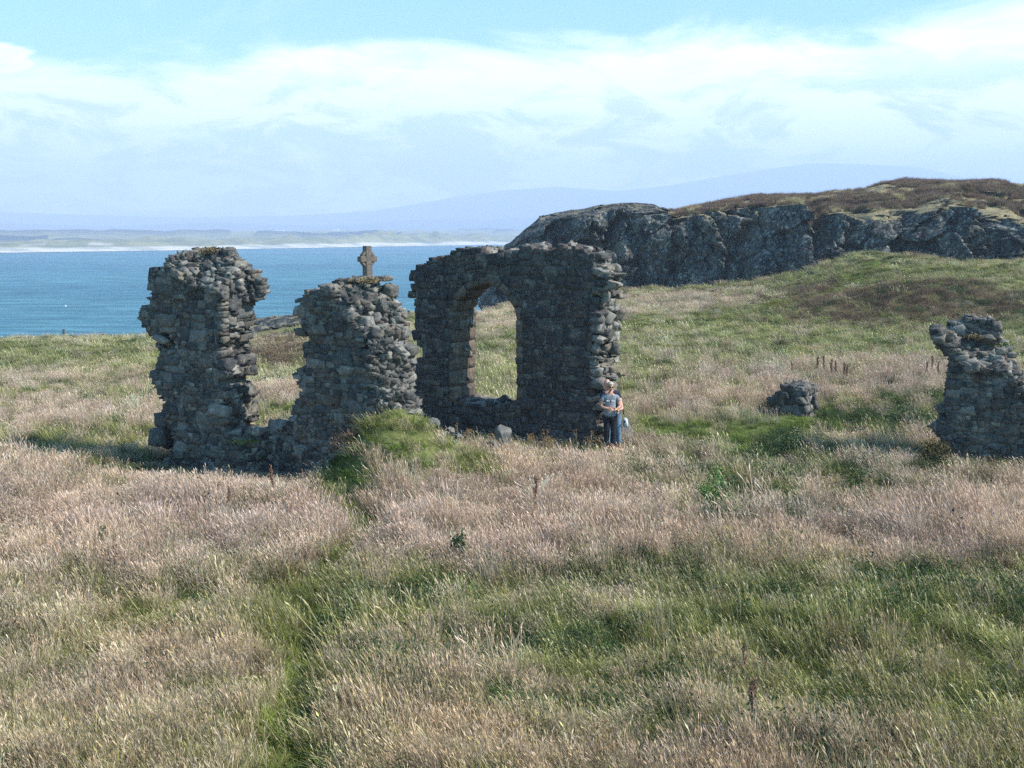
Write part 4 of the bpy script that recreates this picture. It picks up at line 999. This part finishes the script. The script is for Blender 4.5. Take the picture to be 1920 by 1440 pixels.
def hand_chain(par, tag_, wrist, d, up, curl=.35, s=1.):
    """palm, five fingers of different length and a side thumb; d: direction of the palm, up: side of the thumb"""
    d = np.array(d, float); d /= np.linalg.norm(d); up = np.array(up, float); up -= d * (up @ d); up /= np.linalg.norm(up); n = np.cross(d, up); w_ = np.array(wrist, float)
    out = [(par, tag_ + 'p', tuple(w_ + d * .04 * s), (.026 * s, .018 * s)), (tag_ + 'p', tag_ + 'q', tuple(w_ + d * .075 * s), (.030 * s, .014 * s))]
    for k, (o_, L) in enumerate(((.027, .062), (.010, .070), (-.008, .066), (-.025, .052))):
        b = w_ + d * .085 * s + up * o_ * s; m = b + d * L * .5 * s + n * curl * .02 * s; e = b + d * L * .86 * s + n * curl * .06 * s
        out += [(tag_ + 'q', f'{tag_}{k}a', tuple(b), .0095 * s), (f'{tag_}{k}a', f'{tag_}{k}b', tuple(m), .009 * s), (f'{tag_}{k}b', f'{tag_}{k}c', tuple(e), .008 * s)]
    b = w_ + d * .035 * s + up * .030 * s
    out += [(tag_ + 'p', tag_ + 'ta', tuple(b), .012 * s), (tag_ + 'ta', tag_ + 'tb', tuple(b + d * .028 * s + up * .026 * s), .0105 * s), (tag_ + 'tb', tag_ + 'tc', tuple(b + d * .056 * s + up * .034 * s), .009 * s)]
    return out
M_SKIN = simple('tanned_skin', (.56, .30, .205), .55, 9, .06); M_SKIN2 = simple('ruddy_skin', (.62, .33, .25), .5, 9, .08)
M_TEE = simple('blue_grey_cotton', (.23, .245, .275), .9, 5, .06, .01); M_BLACK = simple('black_trousers', (.012, .014, .022), .8, 6, .3, .01)
M_NAVY = simple('navy_jersey', (.018, .022, .04), .85, 6, .3, .01); M_JEANS = simple('light_blue_denim', (.15, .23, .31), .9, 14, .25, .01)
M_HAIR = simple('grey_blond_hair', (.42, .36, .28), .8, 60, .35, .004); M_DARK = simple('dark_plastic', (.012, .012, .014), .2); M_SHOE = simple('dark_shoe', (.03, .025, .025), .6)
M_PRINT = simple('white_print', (.8, .8, .8), .8); M_CANVAS = simple('white_canvas', (.45, .48, .51), .85, 8, .1)
def legs(hip, knee, ankle, toe, r=1., extra=0.):
    return [(None, 'pel', (hip[0][0] * .5 + hip[1][0] * .5, hip[0][1] * .5 + hip[1][1] * .5, hip[0][2] + .09), (.135 * r + extra, .10 * r + extra))] + \
        sum([[('pel', f'h{i}', hip[i], (.088 * r + extra, .088 * r + extra)), (f'h{i}', f'm{i}', tuple((np.array(hip[i]) + knee[i]) / 2), .076 * r + extra), (f'm{i}', f'k{i}', knee[i], .058 * r + extra),
              (f'k{i}', f'c{i}', tuple(np.array(knee[i]) * .62 + np.array(ankle[i]) * .38 + [0, .012, 0]), .054 * r + extra), (f'c{i}', f'a{i}', ankle[i], .038 * r + extra * 1.6)] for i in (0, 1)], [])
def shoes(ankle, toe, parent):
    for i in (0, 1):
        V, Fc = skin_mesh([(None, 'a', tuple(np.array(ankle[i]) + [0, .03, -.04]), (.038, .034)), ('a', 'b', tuple((np.array(ankle[i]) + toe[i]) / 2 + [0, 0, -.015]), (.042, .036)), ('b', 'c', toe[i], (.040, .026))], 2); mesh('shoe', V, Fc, M_SHOE, parent, True)
def woman():
    x, y = at(1143, 850, 24.3)[:2]; z = gz(x, y)
    hip = [(-.085, 0, .82), (.085, 0, .82)]; knee = [(-.075, -.015, .46), (.08, -.03, .46)]; ank = [(-.075, .01, .085), (.075, .0, .085)]; toe = [(-.09, -.14, .035), (.10, -.14, .035)]
    arms = [('uc', 'sl', (-.15, .005, 1.315), .052), ('sl', 'al', (-.195, -.01, 1.19), .044), ('al', 'el', (-.215, -.03, 1.065), .038), ('el', 'fl', (-.13, -.13, 1.045), .034), ('fl', 'wl', (-.035, -.185, 1.035), .024),
            ('uc', 'sr', (.15, .005, 1.315), .052), ('sr', 'ar', (.20, -.01, 1.19), .044), ('ar', 'er', (.225, -.03, 1.06), .038), ('er', 'fr', (.14, -.15, 1.01), .034), ('fr', 'wr', (.045, -.215, 1.0), .024)]
    torso = [('pel', 'wa', (0, 0, 1.02), (.125, .11)), ('wa', 'ch', (0, -.005, 1.17), (.14, .10)), ('ch', 'uc', (0, 0, 1.30), (.125, .11)), ('uc', 'nk', (0, .005, 1.39), .052), ('nk', 'nt', (0, -.008, 1.46), .047)]
    V, Fc = skin_mesh(legs(hip, knee, ank, toe) + torso + arms + hand_chain('wl', 'L', (-.035, -.185, 1.035), (1, -.12, -.1), (0, -.1, 1)) + hand_chain('wr', 'R', (.045, -.215, 1.0), (-1, -.02, .12), (0, -.1, 1)) +
                      [(f'a{i}', f't{i}', toe[i], (.035, .022)) for i in (0, 1)])
    V, Fc = join((V, Fc), head_mesh((0, -.02, 1.535), .12))
    b = mesh('person', V, Fc, M_SKIN, None, True); b.location = (x, y, z - .0); b.scale = (.95, .95, .955)
    tag(b, 'woman in a blue-grey t-shirt and black trousers with folded arms and sunglasses', 'person')
    V, Fc = skin_mesh(legs(hip, knee, ank, toe, 1.0, .014)); mesh('trousers', V, Fc, M_BLACK, b, True)
    V, Fc = skin_mesh([(None, 'hem', (0, 0, .80), (.175, .135)), ('hem', 'hm', (0, 0, .9), (.17, .13)), ('hm', 'wa', (0, -.002, 1.02), (.152, .112)), ('wa', 'ch', (0, -.01, 1.17), (.158, .122)), ('ch', 'uc', (0, 0, 1.30), (.142, .104)), ('uc', 'nk', (0, .004, 1.365), (.075, .07)),
                       ('uc', 'sl', (-.155, .005, 1.315), .066), ('sl', 'al', (-.205, -.012, 1.17), .062), ('uc', 'sr', (.155, .005, 1.315), .066), ('sr', 'ar', (.21, -.012, 1.17), .062)])
    t = mesh('t_shirt', V, Fc, M_TEE, b, True)
    # print across the chest, pressed onto the shirt front
    P = Acc()
    for k, (u, wd) in enumerate([(-.095, .035), (-.05, .03), (.02, .03), (.06, .04)]):
        P.add([(u, -.133, 1.205), (u + wd, -.133, 1.205), (u + wd, -.130, 1.23), (u, -.130, 1.23)], [(0, 1, 2, 3)])
    P.mk('print', M_PRINT, t)
    # hair
    hv, hf = head_mesh((0, 0, 0), 0); n0 = 2562; bm = bmesh.new(); bmesh.ops.create_icosphere(bm, subdivisions=4, radius=1); n0 = len(bm.verts); bm.free()
    hv = hv[:n0]; face = (hv[:, 1] < -.045) & (hv[:, 2] < .048); low = hv[:, 2] < -.062; bad = face | low | ((hv[:, 1] < -.0) & (hv[:, 2] < -.01))
    hf = [f for f in hf if max(f) < n0 and not any(bad[i] for i in f)]
    d = hv / np.linalg.norm(hv, axis=1)[:, None]; r = np.random.default_rng(5); shell = hv * 1.10 + d * (.008 + .006 * fbm(hv * 40, 3, 3))[:, None]; us = sorted({i for f in hf for i in f}); rm = {i: k for k, i in enumerate(us)}
    cy, sy = math.cos(.12), math.sin(.12); shell = np.stack([shell[:, 0] * cy - shell[:, 1] * sy, shell[:, 0] * sy + shell[:, 1] * cy, shell[:, 2]], -1)
    ho = mesh('hair', shell[us] + [0, -.02, 1.535], [tuple(rm[i] for i in f) for f in hf], M_HAIR, b, True); so_ = ho.modifiers.new('t', 'SOLIDIFY'); so_.thickness = .008
    # sunglasses: two lenses and the arms
    G = Acc()
    for sx in (-1, 1):
        n = 10; ring = [(sx * .034 + .028 * math.cos(a), -.098 - .0 * 1 + abs(sx * .034 + .028 * math.cos(a)) ** 2 * 3, .008 + .019 * math.sin(a)) for a in np.linspace(0, 6.283, n, endpoint=False)]
        G.add([(p[0], p[1], p[2]) for p in ring] + [(p[0], p[1] + .006, p[2]) for p in ring], [tuple(range(n))] + [(i, (i + 1) % n, (i + 1) % n + n, i + n) for i in range(n)])
        G.add(*tube([(sx * .062, -.085, .012), (sx * .080, -.03, .012), (sx * .082, .01, .008)], .003, .003, 4))
    G.add(*tube([(-.01, -.1, .014), (.01, -.1, .014)], .003, .003, 4))
    gv = np.array(G.V); gv = np.stack([gv[:, 0] * cy - gv[:, 1] * sy, gv[:, 0] * sy + gv[:, 1] * cy, gv[:, 2]], -1) + [0, -.02, 1.535]
    mesh('sunglasses', gv, G.F, M_DARK, b)
    N = Acc(); N.add(*tube([(-.055, -.05, 1.40), (-.035, -.118, 1.30), (-.006, -.137, 1.215)], .004, .004, 4)); N.add(*tube([(.055, -.05, 1.40), (.035, -.118, 1.30), (.0, -.137, 1.215)], .004, .004, 4))
    N.add(*tube([(-.004, -.142, 1.225), (-.002, -.146, 1.17)], .014, .010, 6)); N.mk('neck_cord', M_DARK, b)
    shoes(ank, toe, b)
    return x, y
WX, WY = woman()
def man():
    x, y = at(1149, 850, 24.62)[:2]; z = gz(x, y)
    hip = [(-.08, 0, .88), (.10, 0, .88)]; knee = [(-.11, -.02, .49), (.13, -.04, .49)]; ank = [(-.13, .02, .09), (.15, .0, .09)]; toe = [(-.16, -.12, .035), (.20, -.14, .035)]
    torso = [('pel', 'wa', (0, 0, 1.10), (.14, .10)), ('wa', 'ch', (-.04, -.01, 1.26), (.16, .115)), ('ch', 'uc', (-.08, -.02, 1.39), (.15, .10)), ('uc', 'nk', (-.12, -.045, 1.47), .06), ('nk', 'nt', (-.155, -.06, 1.535), .056)]
    arms = [('uc', 'sl', (-.26, -.02, 1.38), .06), ('sl', 'al', (-.30, -.06, 1.24), .052), ('al', 'el', (-.31, -.13, 1.09), .044), ('el', 'fl', (-.26, -.30, 1.07), .038), ('fl', 'wl', (-.19, -.44, 1.08), .028),
            ('uc', 'sr', (.09, -.01, 1.39), .06), ('sr', 'ar', (.14, -.05, 1.25), .052), ('ar', 'er', (.175, -.13, 1.10), .044), ('er', 'fr', (.18, -.29, 1.05), .038), ('fr', 'wr', (.15, -.45, 1.05), .028)]
    hands = hand_chain('wl', 'L', (-.19, -.44, 1.08), (.85, -.5, -.05), (0, 0, 1), .9) + hand_chain('wr', 'R', (.15, -.45, 1.05), (-.85, -.5, -.1), (0, 0, 1), -.9)
    V, Fc = skin_mesh(legs(hip, knee, ank, toe, 1.08) + torso + arms + hands + [(f'a{i}', f't{i}', toe[i], (.038, .024)) for i in (0, 1)])
    V, Fc = join((V, Fc), head_mesh((-.175, -.085, 1.605), .18, -.12, 1.05))
    b = mesh('person', V, Fc, M_SKIN2, None, True); b.location = (x, y, z); b.scale = (.94, .94, .95)
    tag(b, 'bald man in a dark top and light blue jeans hugging the woman from behind', 'person')
    V, Fc = skin_mesh(legs(hip, knee, ank, toe, 1.08, .018)); mesh('jeans', V, Fc, M_JEANS, b, True)
    V, Fc = skin_mesh([(None, 'hem', (0, 0, .86), (.18, .14)), ('hem', 'hm', (0, 0, .98), (.175, .135)), ('hm', 'wa', (0, 0, 1.10), (.165, .125)), ('wa', 'ch', (-.04, -.01, 1.26), (.178, .13)), ('ch', 'uc', (-.08, -.02, 1.39), (.165, .115)), ('uc', 'nk', (-.11, -.04, 1.45), (.085, .08)),
                       ('uc', 'sl', (-.262, -.02, 1.38), .072), ('sl', 'al', (-.305, -.06, 1.22), .064), ('uc', 'sr', (.092, -.01, 1.39), .072), ('sr', 'ar', (.15, -.055, 1.23), .064)]); mesh('jersey', V, Fc, M_NAVY, b, True)
    # fringe of hair above the ears
    shoes(ank, toe, b)
    return x, y, z
MX, MY, MZ = man()
def bag():
    root = empty('shoulder_bag', (MX + .26, MY - .02, MZ + .62)); V, Fc = skin_mesh([(None, 'a', (0, 0, .13), (.085, .06)), ('a', 'b', (.02, 0, .0), (.115, .075)), ('b', 'c', (.03, 0, -.12), (.10, .07))]); mesh('pouch', V, Fc, M_CANVAS, root, True)
    A = Acc()
    for k, dx in enumerate((0, .0)):
        A.add(*tube([(-.02 + dx, -.02, .18), (-.07, .02, .45), (-.12, .08, .72)], .014, .014, 6))
    A.mk('strap', M_NAVY, root)
    V, Fc = skin_mesh([(None, 'a', (-.02, -.05, .06), (.10, .04)), ('a', 'b', (.03, -.06, .02), (.10, .035))], 1); mesh('pocket', V, Fc, M_NAVY, root, True)
    tag(root, 'white and navy shoulder bag hanging at the hip of the bald man', 'bag')
bag()
# ---------------------------------------------------------------- grass: real blades, far too many to count
TUFTS = []
def tuft(kind, seed):
    r = np.random.default_rng(seed); V = []; Fc = []; tone = []
    def blade(b, az, L, lean, wd, t0, t1, droop=.5, head=0):
        k = len(V); d = np.array([math.cos(az), math.sin(az), 0]); s = np.array([-d[1], d[0], 0]); tw = r.uniform(-1, 1); s = s * math.cos(tw) + d * math.sin(tw)
        p = [b, b + d * lean * L * .35 + [0, 0, L * .5], b + d * lean * L * (1 + droop * .3) + [0, 0, L * (1 - droop * .25)]]
        if not head:
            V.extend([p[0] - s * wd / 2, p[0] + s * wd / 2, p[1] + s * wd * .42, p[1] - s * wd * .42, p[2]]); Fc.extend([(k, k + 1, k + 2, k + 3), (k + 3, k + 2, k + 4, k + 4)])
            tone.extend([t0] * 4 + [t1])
        else:
            V.extend([p[0] - s * wd / 2, p[0] + s * wd / 2, p[2] + s * wd * .4, p[2] - s * wd * .4]); Fc.append((k, k + 1, k + 2, k + 3)); tone.extend([t0] * 4); k += 4
            dr = (p[2] - p[1]); dr = dr / np.linalg.norm(dr) + d * .15; hl = head * r.uniform(.7, 1.3); hw = wd * r.uniform(1.9, 3.0)
            V.extend([p[2] - dr * .01, p[2] + dr * hl * .4 + s * hw / 2, p[2] + dr * hl, p[2] + dr * hl * .45 - s * hw / 2]); Fc.append((k, k + 1, k + 2, k + 3)); tone.extend([t1] * 4)
    def base(R_): a = r.uniform(0, 6.3); q = R_ * math.sqrt(r.random()); return np.array([q * math.cos(a), q * math.sin(a), -.03])
    one = np.array([1, 1, 1.]); wind = lambda sp: math.pi + r.normal(0, sp)      # everything leans away from the wind off the sea
    if kind == 0:
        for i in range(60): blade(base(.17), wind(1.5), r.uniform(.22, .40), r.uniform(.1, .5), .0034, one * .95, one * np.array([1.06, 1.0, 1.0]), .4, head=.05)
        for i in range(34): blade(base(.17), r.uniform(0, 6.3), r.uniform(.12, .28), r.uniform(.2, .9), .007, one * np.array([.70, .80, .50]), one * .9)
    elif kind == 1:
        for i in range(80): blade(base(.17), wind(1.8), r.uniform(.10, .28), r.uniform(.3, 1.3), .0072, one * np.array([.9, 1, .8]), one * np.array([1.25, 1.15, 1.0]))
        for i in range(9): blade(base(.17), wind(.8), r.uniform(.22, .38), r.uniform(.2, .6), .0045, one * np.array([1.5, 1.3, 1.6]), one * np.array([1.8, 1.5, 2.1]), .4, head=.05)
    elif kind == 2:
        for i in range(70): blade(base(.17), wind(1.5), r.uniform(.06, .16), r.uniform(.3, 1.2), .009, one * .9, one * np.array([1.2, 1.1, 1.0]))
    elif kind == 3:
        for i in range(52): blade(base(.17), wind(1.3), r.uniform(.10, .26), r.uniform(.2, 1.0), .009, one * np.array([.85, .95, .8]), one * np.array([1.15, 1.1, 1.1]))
        for i in range(9): blade(base(.17), wind(1.0), r.uniform(.22, .36), r.uniform(.1, .5), .006, one * 1.1, one * np.array([1.3, 1.2, 1.3]), .4, head=.06)
    elif kind == 4:
        for i in range(190):
            c = r.normal(0, .09, 3); c[2] = abs(r.normal(0, .10)) + .03; a = r.normal(0, 1, 3); a /= np.linalg.norm(a); b = np.cross(a, r.normal(0, 1, 3)); b /= np.linalg.norm(b); L = r.uniform(.010, .021); k = len(V)
            V.extend([c - a * L, c + b * L * .5, c + a * L, c - b * L * .5]); Fc.append((k, k + 1, k + 2, k + 3)); tv = one * r.uniform(.7, 1.6); tone.extend([tv] * 4)
        for i in range(22): blade(base(.15), wind(1.3), r.uniform(.14, .3), r.uniform(.3, 1.0), .009, one * np.array([2.0, 1.6, 1.5]), one * np.array([2.6, 2.0, 2.0]))
    elif kind == 5:
        for i in range(40): blade(base(.17), r.uniform(0, 6.3), r.uniform(.18, .42), r.uniform(.2, .9), .008, one * .8, one * 1.1, .5)
        for i in range(50):
            c = r.normal(0, .09, 3); c[2] = abs(r.normal(.14, .1)); a = r.normal(0, 1, 3); a /= np.linalg.norm(a); b = np.cross(a, r.normal(0, 1, 3)); b /= np.linalg.norm(b); L = r.uniform(.012, .026); k = len(V)
            V.extend([c - a * L, c + b * L * .5, c + a * L, c - b * L * .5]); Fc.append((k, k + 1, k + 2, k + 3)); tone.extend([one * r.uniform(.6, 1.3)] * 4)
    F2 = [f if f[2] != f[3] else f[:3] for f in Fc]
    me = bpy.data.meshes.new('tuft'); me.from_pydata([tuple(v) for v in V], [], F2); me.materials.append(M_GRASS)
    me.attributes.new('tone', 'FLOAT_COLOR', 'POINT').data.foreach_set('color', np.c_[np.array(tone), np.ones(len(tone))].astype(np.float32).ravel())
    return bpy.data.objects.new('grass_tuft', me)          # never linked to the scene: only a source for the scatter
NV_ = 3
for k in range(6):
    for s in range(NV_): TUFTS.append(tuft(k, 100 + 10 * k + s))
def scatter(name, P, rot, scl, var, tint, label=None, cat=None):
    o = mesh(name, P, [], None, attrs={'tint': tint}); me = o.data
    me.attributes.new('rot', 'FLOAT_VECTOR', 'POINT').data.foreach_set('vector', rot.astype(np.float32).ravel())
    me.attributes.new('scl', 'FLOAT_VECTOR', 'POINT').data.foreach_set('vector', scl.astype(np.float32).ravel())
    me.attributes.new('var', 'INT', 'POINT').data.foreach_set('value', var.astype(np.int32))
    ng = bpy.data.node_groups.new('scatter_' + name, 'GeometryNodeTree'); ng.interface.new_socket('Geometry', in_out='INPUT', socket_type='NodeSocketGeometry'); ng.interface.new_socket('Geometry', in_out='OUTPUT', socket_type='NodeSocketGeometry')
    N = ng.nodes; L = ng.links; gi = N.new('NodeGroupInput'); go = N.new('NodeGroupOutput'); iop = N.new('GeometryNodeInstanceOnPoints'); g2i = N.new('GeometryNodeGeometryToInstance')
    for t in reversed(TUFTS):
        oi = N.new('GeometryNodeObjectInfo'); oi.inputs['Object'].default_value = t; L.new(oi.outputs['Geometry'], g2i.inputs[0])
    def na(nm, ty): n = N.new('GeometryNodeInputNamedAttribute'); n.data_type = ty; n.inputs[0].default_value = nm; return n.outputs[0]
    L.new(gi.outputs[0], iop.inputs['Points']); L.new(g2i.outputs[0], iop.inputs['Instance']); iop.inputs['Pick Instance'].default_value = True
    L.new(na('var', 'INT'), iop.inputs['Instance Index'])
    e2r = N.new('FunctionNodeEulerToRotation'); L.new(na('rot', 'FLOAT_VECTOR'), e2r.inputs[0]); L.new(e2r.outputs[0], iop.inputs['Rotation']); L.new(na('scl', 'FLOAT_VECTOR'), iop.inputs['Scale']); L.new(iop.outputs[0], go.inputs[0])
    o.modifiers.new('scatter', 'NODES').node_group = ng
    tag(o, label, cat, kind='stuff'); return o
def grass():
    r = np.random.default_rng(77); pts = []
    for y0, y1, dens in ((5.5, 12, 88), (12, 18, 62), (18, 27, 40), (27, 40, 18), (40, 60, 9.5), (60, 82, 6.5), (82, 104, 4.2)):
        hw = lambda y: .52 * y + 6.5
        A = (hw(y0) + hw(y1)) * (y1 - y0); n = int(A * dens); y = r.uniform(y0, y1, n * 2); x = r.uniform(-1, 1, n * 2) * hw(y1); k = np.abs(x) < hw(y); y = y[k][:n]; x = x[k][:n]
        pts.append(np.stack([x, y], -1))
    P = np.concatenate(pts); x, y = P.T
    keep = EDGE(x, y) < 1.0
    # nothing grows inside the walls, under the boulders or through the people
    for wl, ol in ((WAB, oAB), (WC, oC), (WD, oD), (WE, oE)):
        rel = np.stack([x, y], -1) - wl.o[:2]; u = rel @ wl.u[:2]; n = rel @ wl.n[:2]; keep &= ~((u > ol[:, 0].min() + .05) & (u < ol[:, 0].max()) & (n > .03) & (n < wl.T))
    keep &= np.hypot(x - WX, y - WY) > .30; keep &= np.hypot(x - MX, y - MY) > .34
    keep &= np.hypot((x + 14.7) / 2.6, (y - 67) / 6.5) > 1
    f = cliff_cols(960 + F * x / np.maximum(y, 1)); keep &= ~((x > 0) & (y > f[3] - 1.2) & (960 + F * x / y > 955))
    x, y = x[keep], y[keep]; z = ground(x, y); W = zone_w(x, y, z)
    c = np.cumsum(W, 0); t = (r.random(len(x)) > c).sum(0).clip(0, 5)
    print('tufts', len(x), np.bincount(t, minlength=6))
    S0 = np.array([1.0, 1.0, 1.0, 1.0, 1.0, 1.0])[t] * np.exp(r.normal(0, .22, len(x)))
    far = 1 + sstep(y, 26, 95) * 1.0; far = far * (.80 + .2 * sstep(y, 10, 20))
    pat = np.clip(1 + .8 * fbm(P2(x * .9, y * .9), 4, 201, .7), .5, 1.4)
    hz = S0 * (pat * (1 - sstep(y, 30, 50)) + .85 * sstep(y, 30, 50)) * (1 + .0 * sstep(y, 26, 80)) * (.82 + .18 * sstep(y, 9, 18))
    pxx, pyy = proj(x, y, z)
    lim = np.where(t == 0, 1 - .15 * sstep(y, 30, 45), 1.0); hz = hz * lim
    hz *= 1 - .55 * np.exp(-(((x + 2.3) / 1.5) ** 2 + ((y - 21.5) / 1.3) ** 2) ** 2)
    nearp = np.exp(-(np.hypot(x - WX, y - WY + .6) / .9) ** 2); hz *= 1 - .45 * nearp
    for wl, ol, k0 in ((WAB, oAB[oAB[:, 0] < WAB.uv([(640, 800)])[0][0]], .72), (WC, oC, .5), (WD, oD, .45), (WE, oE, .6)):       # trodden, short turf along the foot of the walls
        rel = np.stack([x, y], -1) - wl.o[:2]; u = rel @ wl.u[:2]; n = rel @ wl.n[:2]
        hz = hz * (1 - k0 * sstep(u, ol[:, 0].min() - .8, ol[:, 0].min()) * sstep(-u, -ol[:, 0].max() - .5, -ol[:, 0].max()) * sstep(n, -2.2, -.8) * (n < .5))
    scl = np.stack([S0 * far, S0 * far, hz], -1)
    rot = np.stack([r.normal(0, .10, len(x)), r.normal(-.06, .12, len(x)), r.normal(0, .5, len(x))], -1)
    base = PAL[t]; hue = fbm(P2(x * .6, y * .6), 3, 301)[:, None]; g = r.normal(0, 1, (len(x), 1))
    tint = base * np.exp(.20 * g + .34 * (1 - .6 * sstep(y, 28, 45))[:, None] * fbm(P2(x * 1.5, y * 1.5), 3, 331)[:, None]) * (1 + hue * np.array([[.10, .08, -.03]]))
    pinkish = ((t == 0) & (r.random(len(x)) < .5))[:, None]; tint = np.where(pinkish, tint * np.array([[1.04, .96, .97]]), tint)
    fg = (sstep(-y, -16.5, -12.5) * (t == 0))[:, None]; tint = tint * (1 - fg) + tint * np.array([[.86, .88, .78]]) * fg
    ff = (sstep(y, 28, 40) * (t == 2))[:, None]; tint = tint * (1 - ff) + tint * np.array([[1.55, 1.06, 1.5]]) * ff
    tint = np.clip(tint, .01, .8)
    var = t * NV_ + r.integers(0, NV_, len(x))
    Pz = np.stack([x, y, z], -1)
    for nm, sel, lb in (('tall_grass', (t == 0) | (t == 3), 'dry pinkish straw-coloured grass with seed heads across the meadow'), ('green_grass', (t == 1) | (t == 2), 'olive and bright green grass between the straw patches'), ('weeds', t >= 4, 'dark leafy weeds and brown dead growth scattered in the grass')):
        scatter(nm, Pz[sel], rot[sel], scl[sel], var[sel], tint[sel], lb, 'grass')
grass()
def heather():
    Pn, V_, nf, nt = CL; r = np.random.default_rng(9); P = []
    A = Pn[nf:nf + nt + 3]; nr, nc = A.shape[:2]; n = 42000
    i = r.uniform(0, nr - 1.01, n); j = r.uniform(0, nc - 1.01, n); i0 = i.astype(int); j0 = j.astype(int); fi = (i - i0)[:, None]; fj = (j - j0)[:, None]
    Q = (A[i0, j0] * (1 - fi) * (1 - fj) + A[i0 + 1, j0] * fi * (1 - fj) + A[i0, j0 + 1] * (1 - fi) * fj + A[i0 + 1, j0 + 1] * fi * fj)
    vv = V_[nf:nf + nt + 3][i0, j0]; m = fbm(Q * .35, 4, 6); keep = (vv + m * .7 > .42) ; Q = Q[keep]; m = m[keep]; n = len(Q)
    k = fbm(Q * np.array([.5, .35, .5]) + 40, 4, 8, .75); t = np.where(k > .14, 3, np.where(r.random(n) < .75, 5, 4))
    tint = np.where((t == 3)[:, None], [[.42, .35, .20]], np.where((t == 5)[:, None], [[.27, .185, .13]], [[.08, .09, .045]])) * np.exp(r.normal(0, .2, (n, 1)))
    pk = (r.random(n) < .10) & (t == 5); tint[pk] = [.27, .16, .18]
    s = r.uniform(.8, 1.4, n); scl = np.stack([s, s, s * np.where(t == 3, .6, .9)], -1); rot = np.stack([r.normal(0, .1, n), r.normal(0, .1, n), r.uniform(0, 6.3, n)], -1)
    scatter('heather', Q, rot, scl, t * NV_ + r.integers(0, NV_, n), tint, 'brown and purplish heather with tawny grass on top of the cliff', 'heather')
heather()
# ---------------------------------------------------------------- air
def haze():
    x0, x1, y0, y1, z0, z1 = -7300, 7300, -120, 8700, -30, 530
    V = [(x, y, z) for z in (z0, z1) for x, y in ((x0, y0), (x1, y0), (x1, y1), (x0, y1))]
    m = bpy.data.materials.new('sea_haze'); m.use_nodes = True; t = NT(m.node_tree)
    pv = t.n('ShaderNodeVolumePrincipled', {'Color': (.70, .775, 1.0, 1), 'Density': 3.7e-4, 'Anisotropy': 0.0})
    out = t.n('ShaderNodeOutputMaterial'); t.t.links.new(pv.outputs[0], out.inputs['Volume'])
    tag(mesh('haze', V, [(0, 3, 2, 1), (4, 5, 6, 7), (0, 1, 5, 4), (1, 2, 6, 5), (2, 3, 7, 6), (3, 0, 4, 7)], m), kind='stuff')
haze()
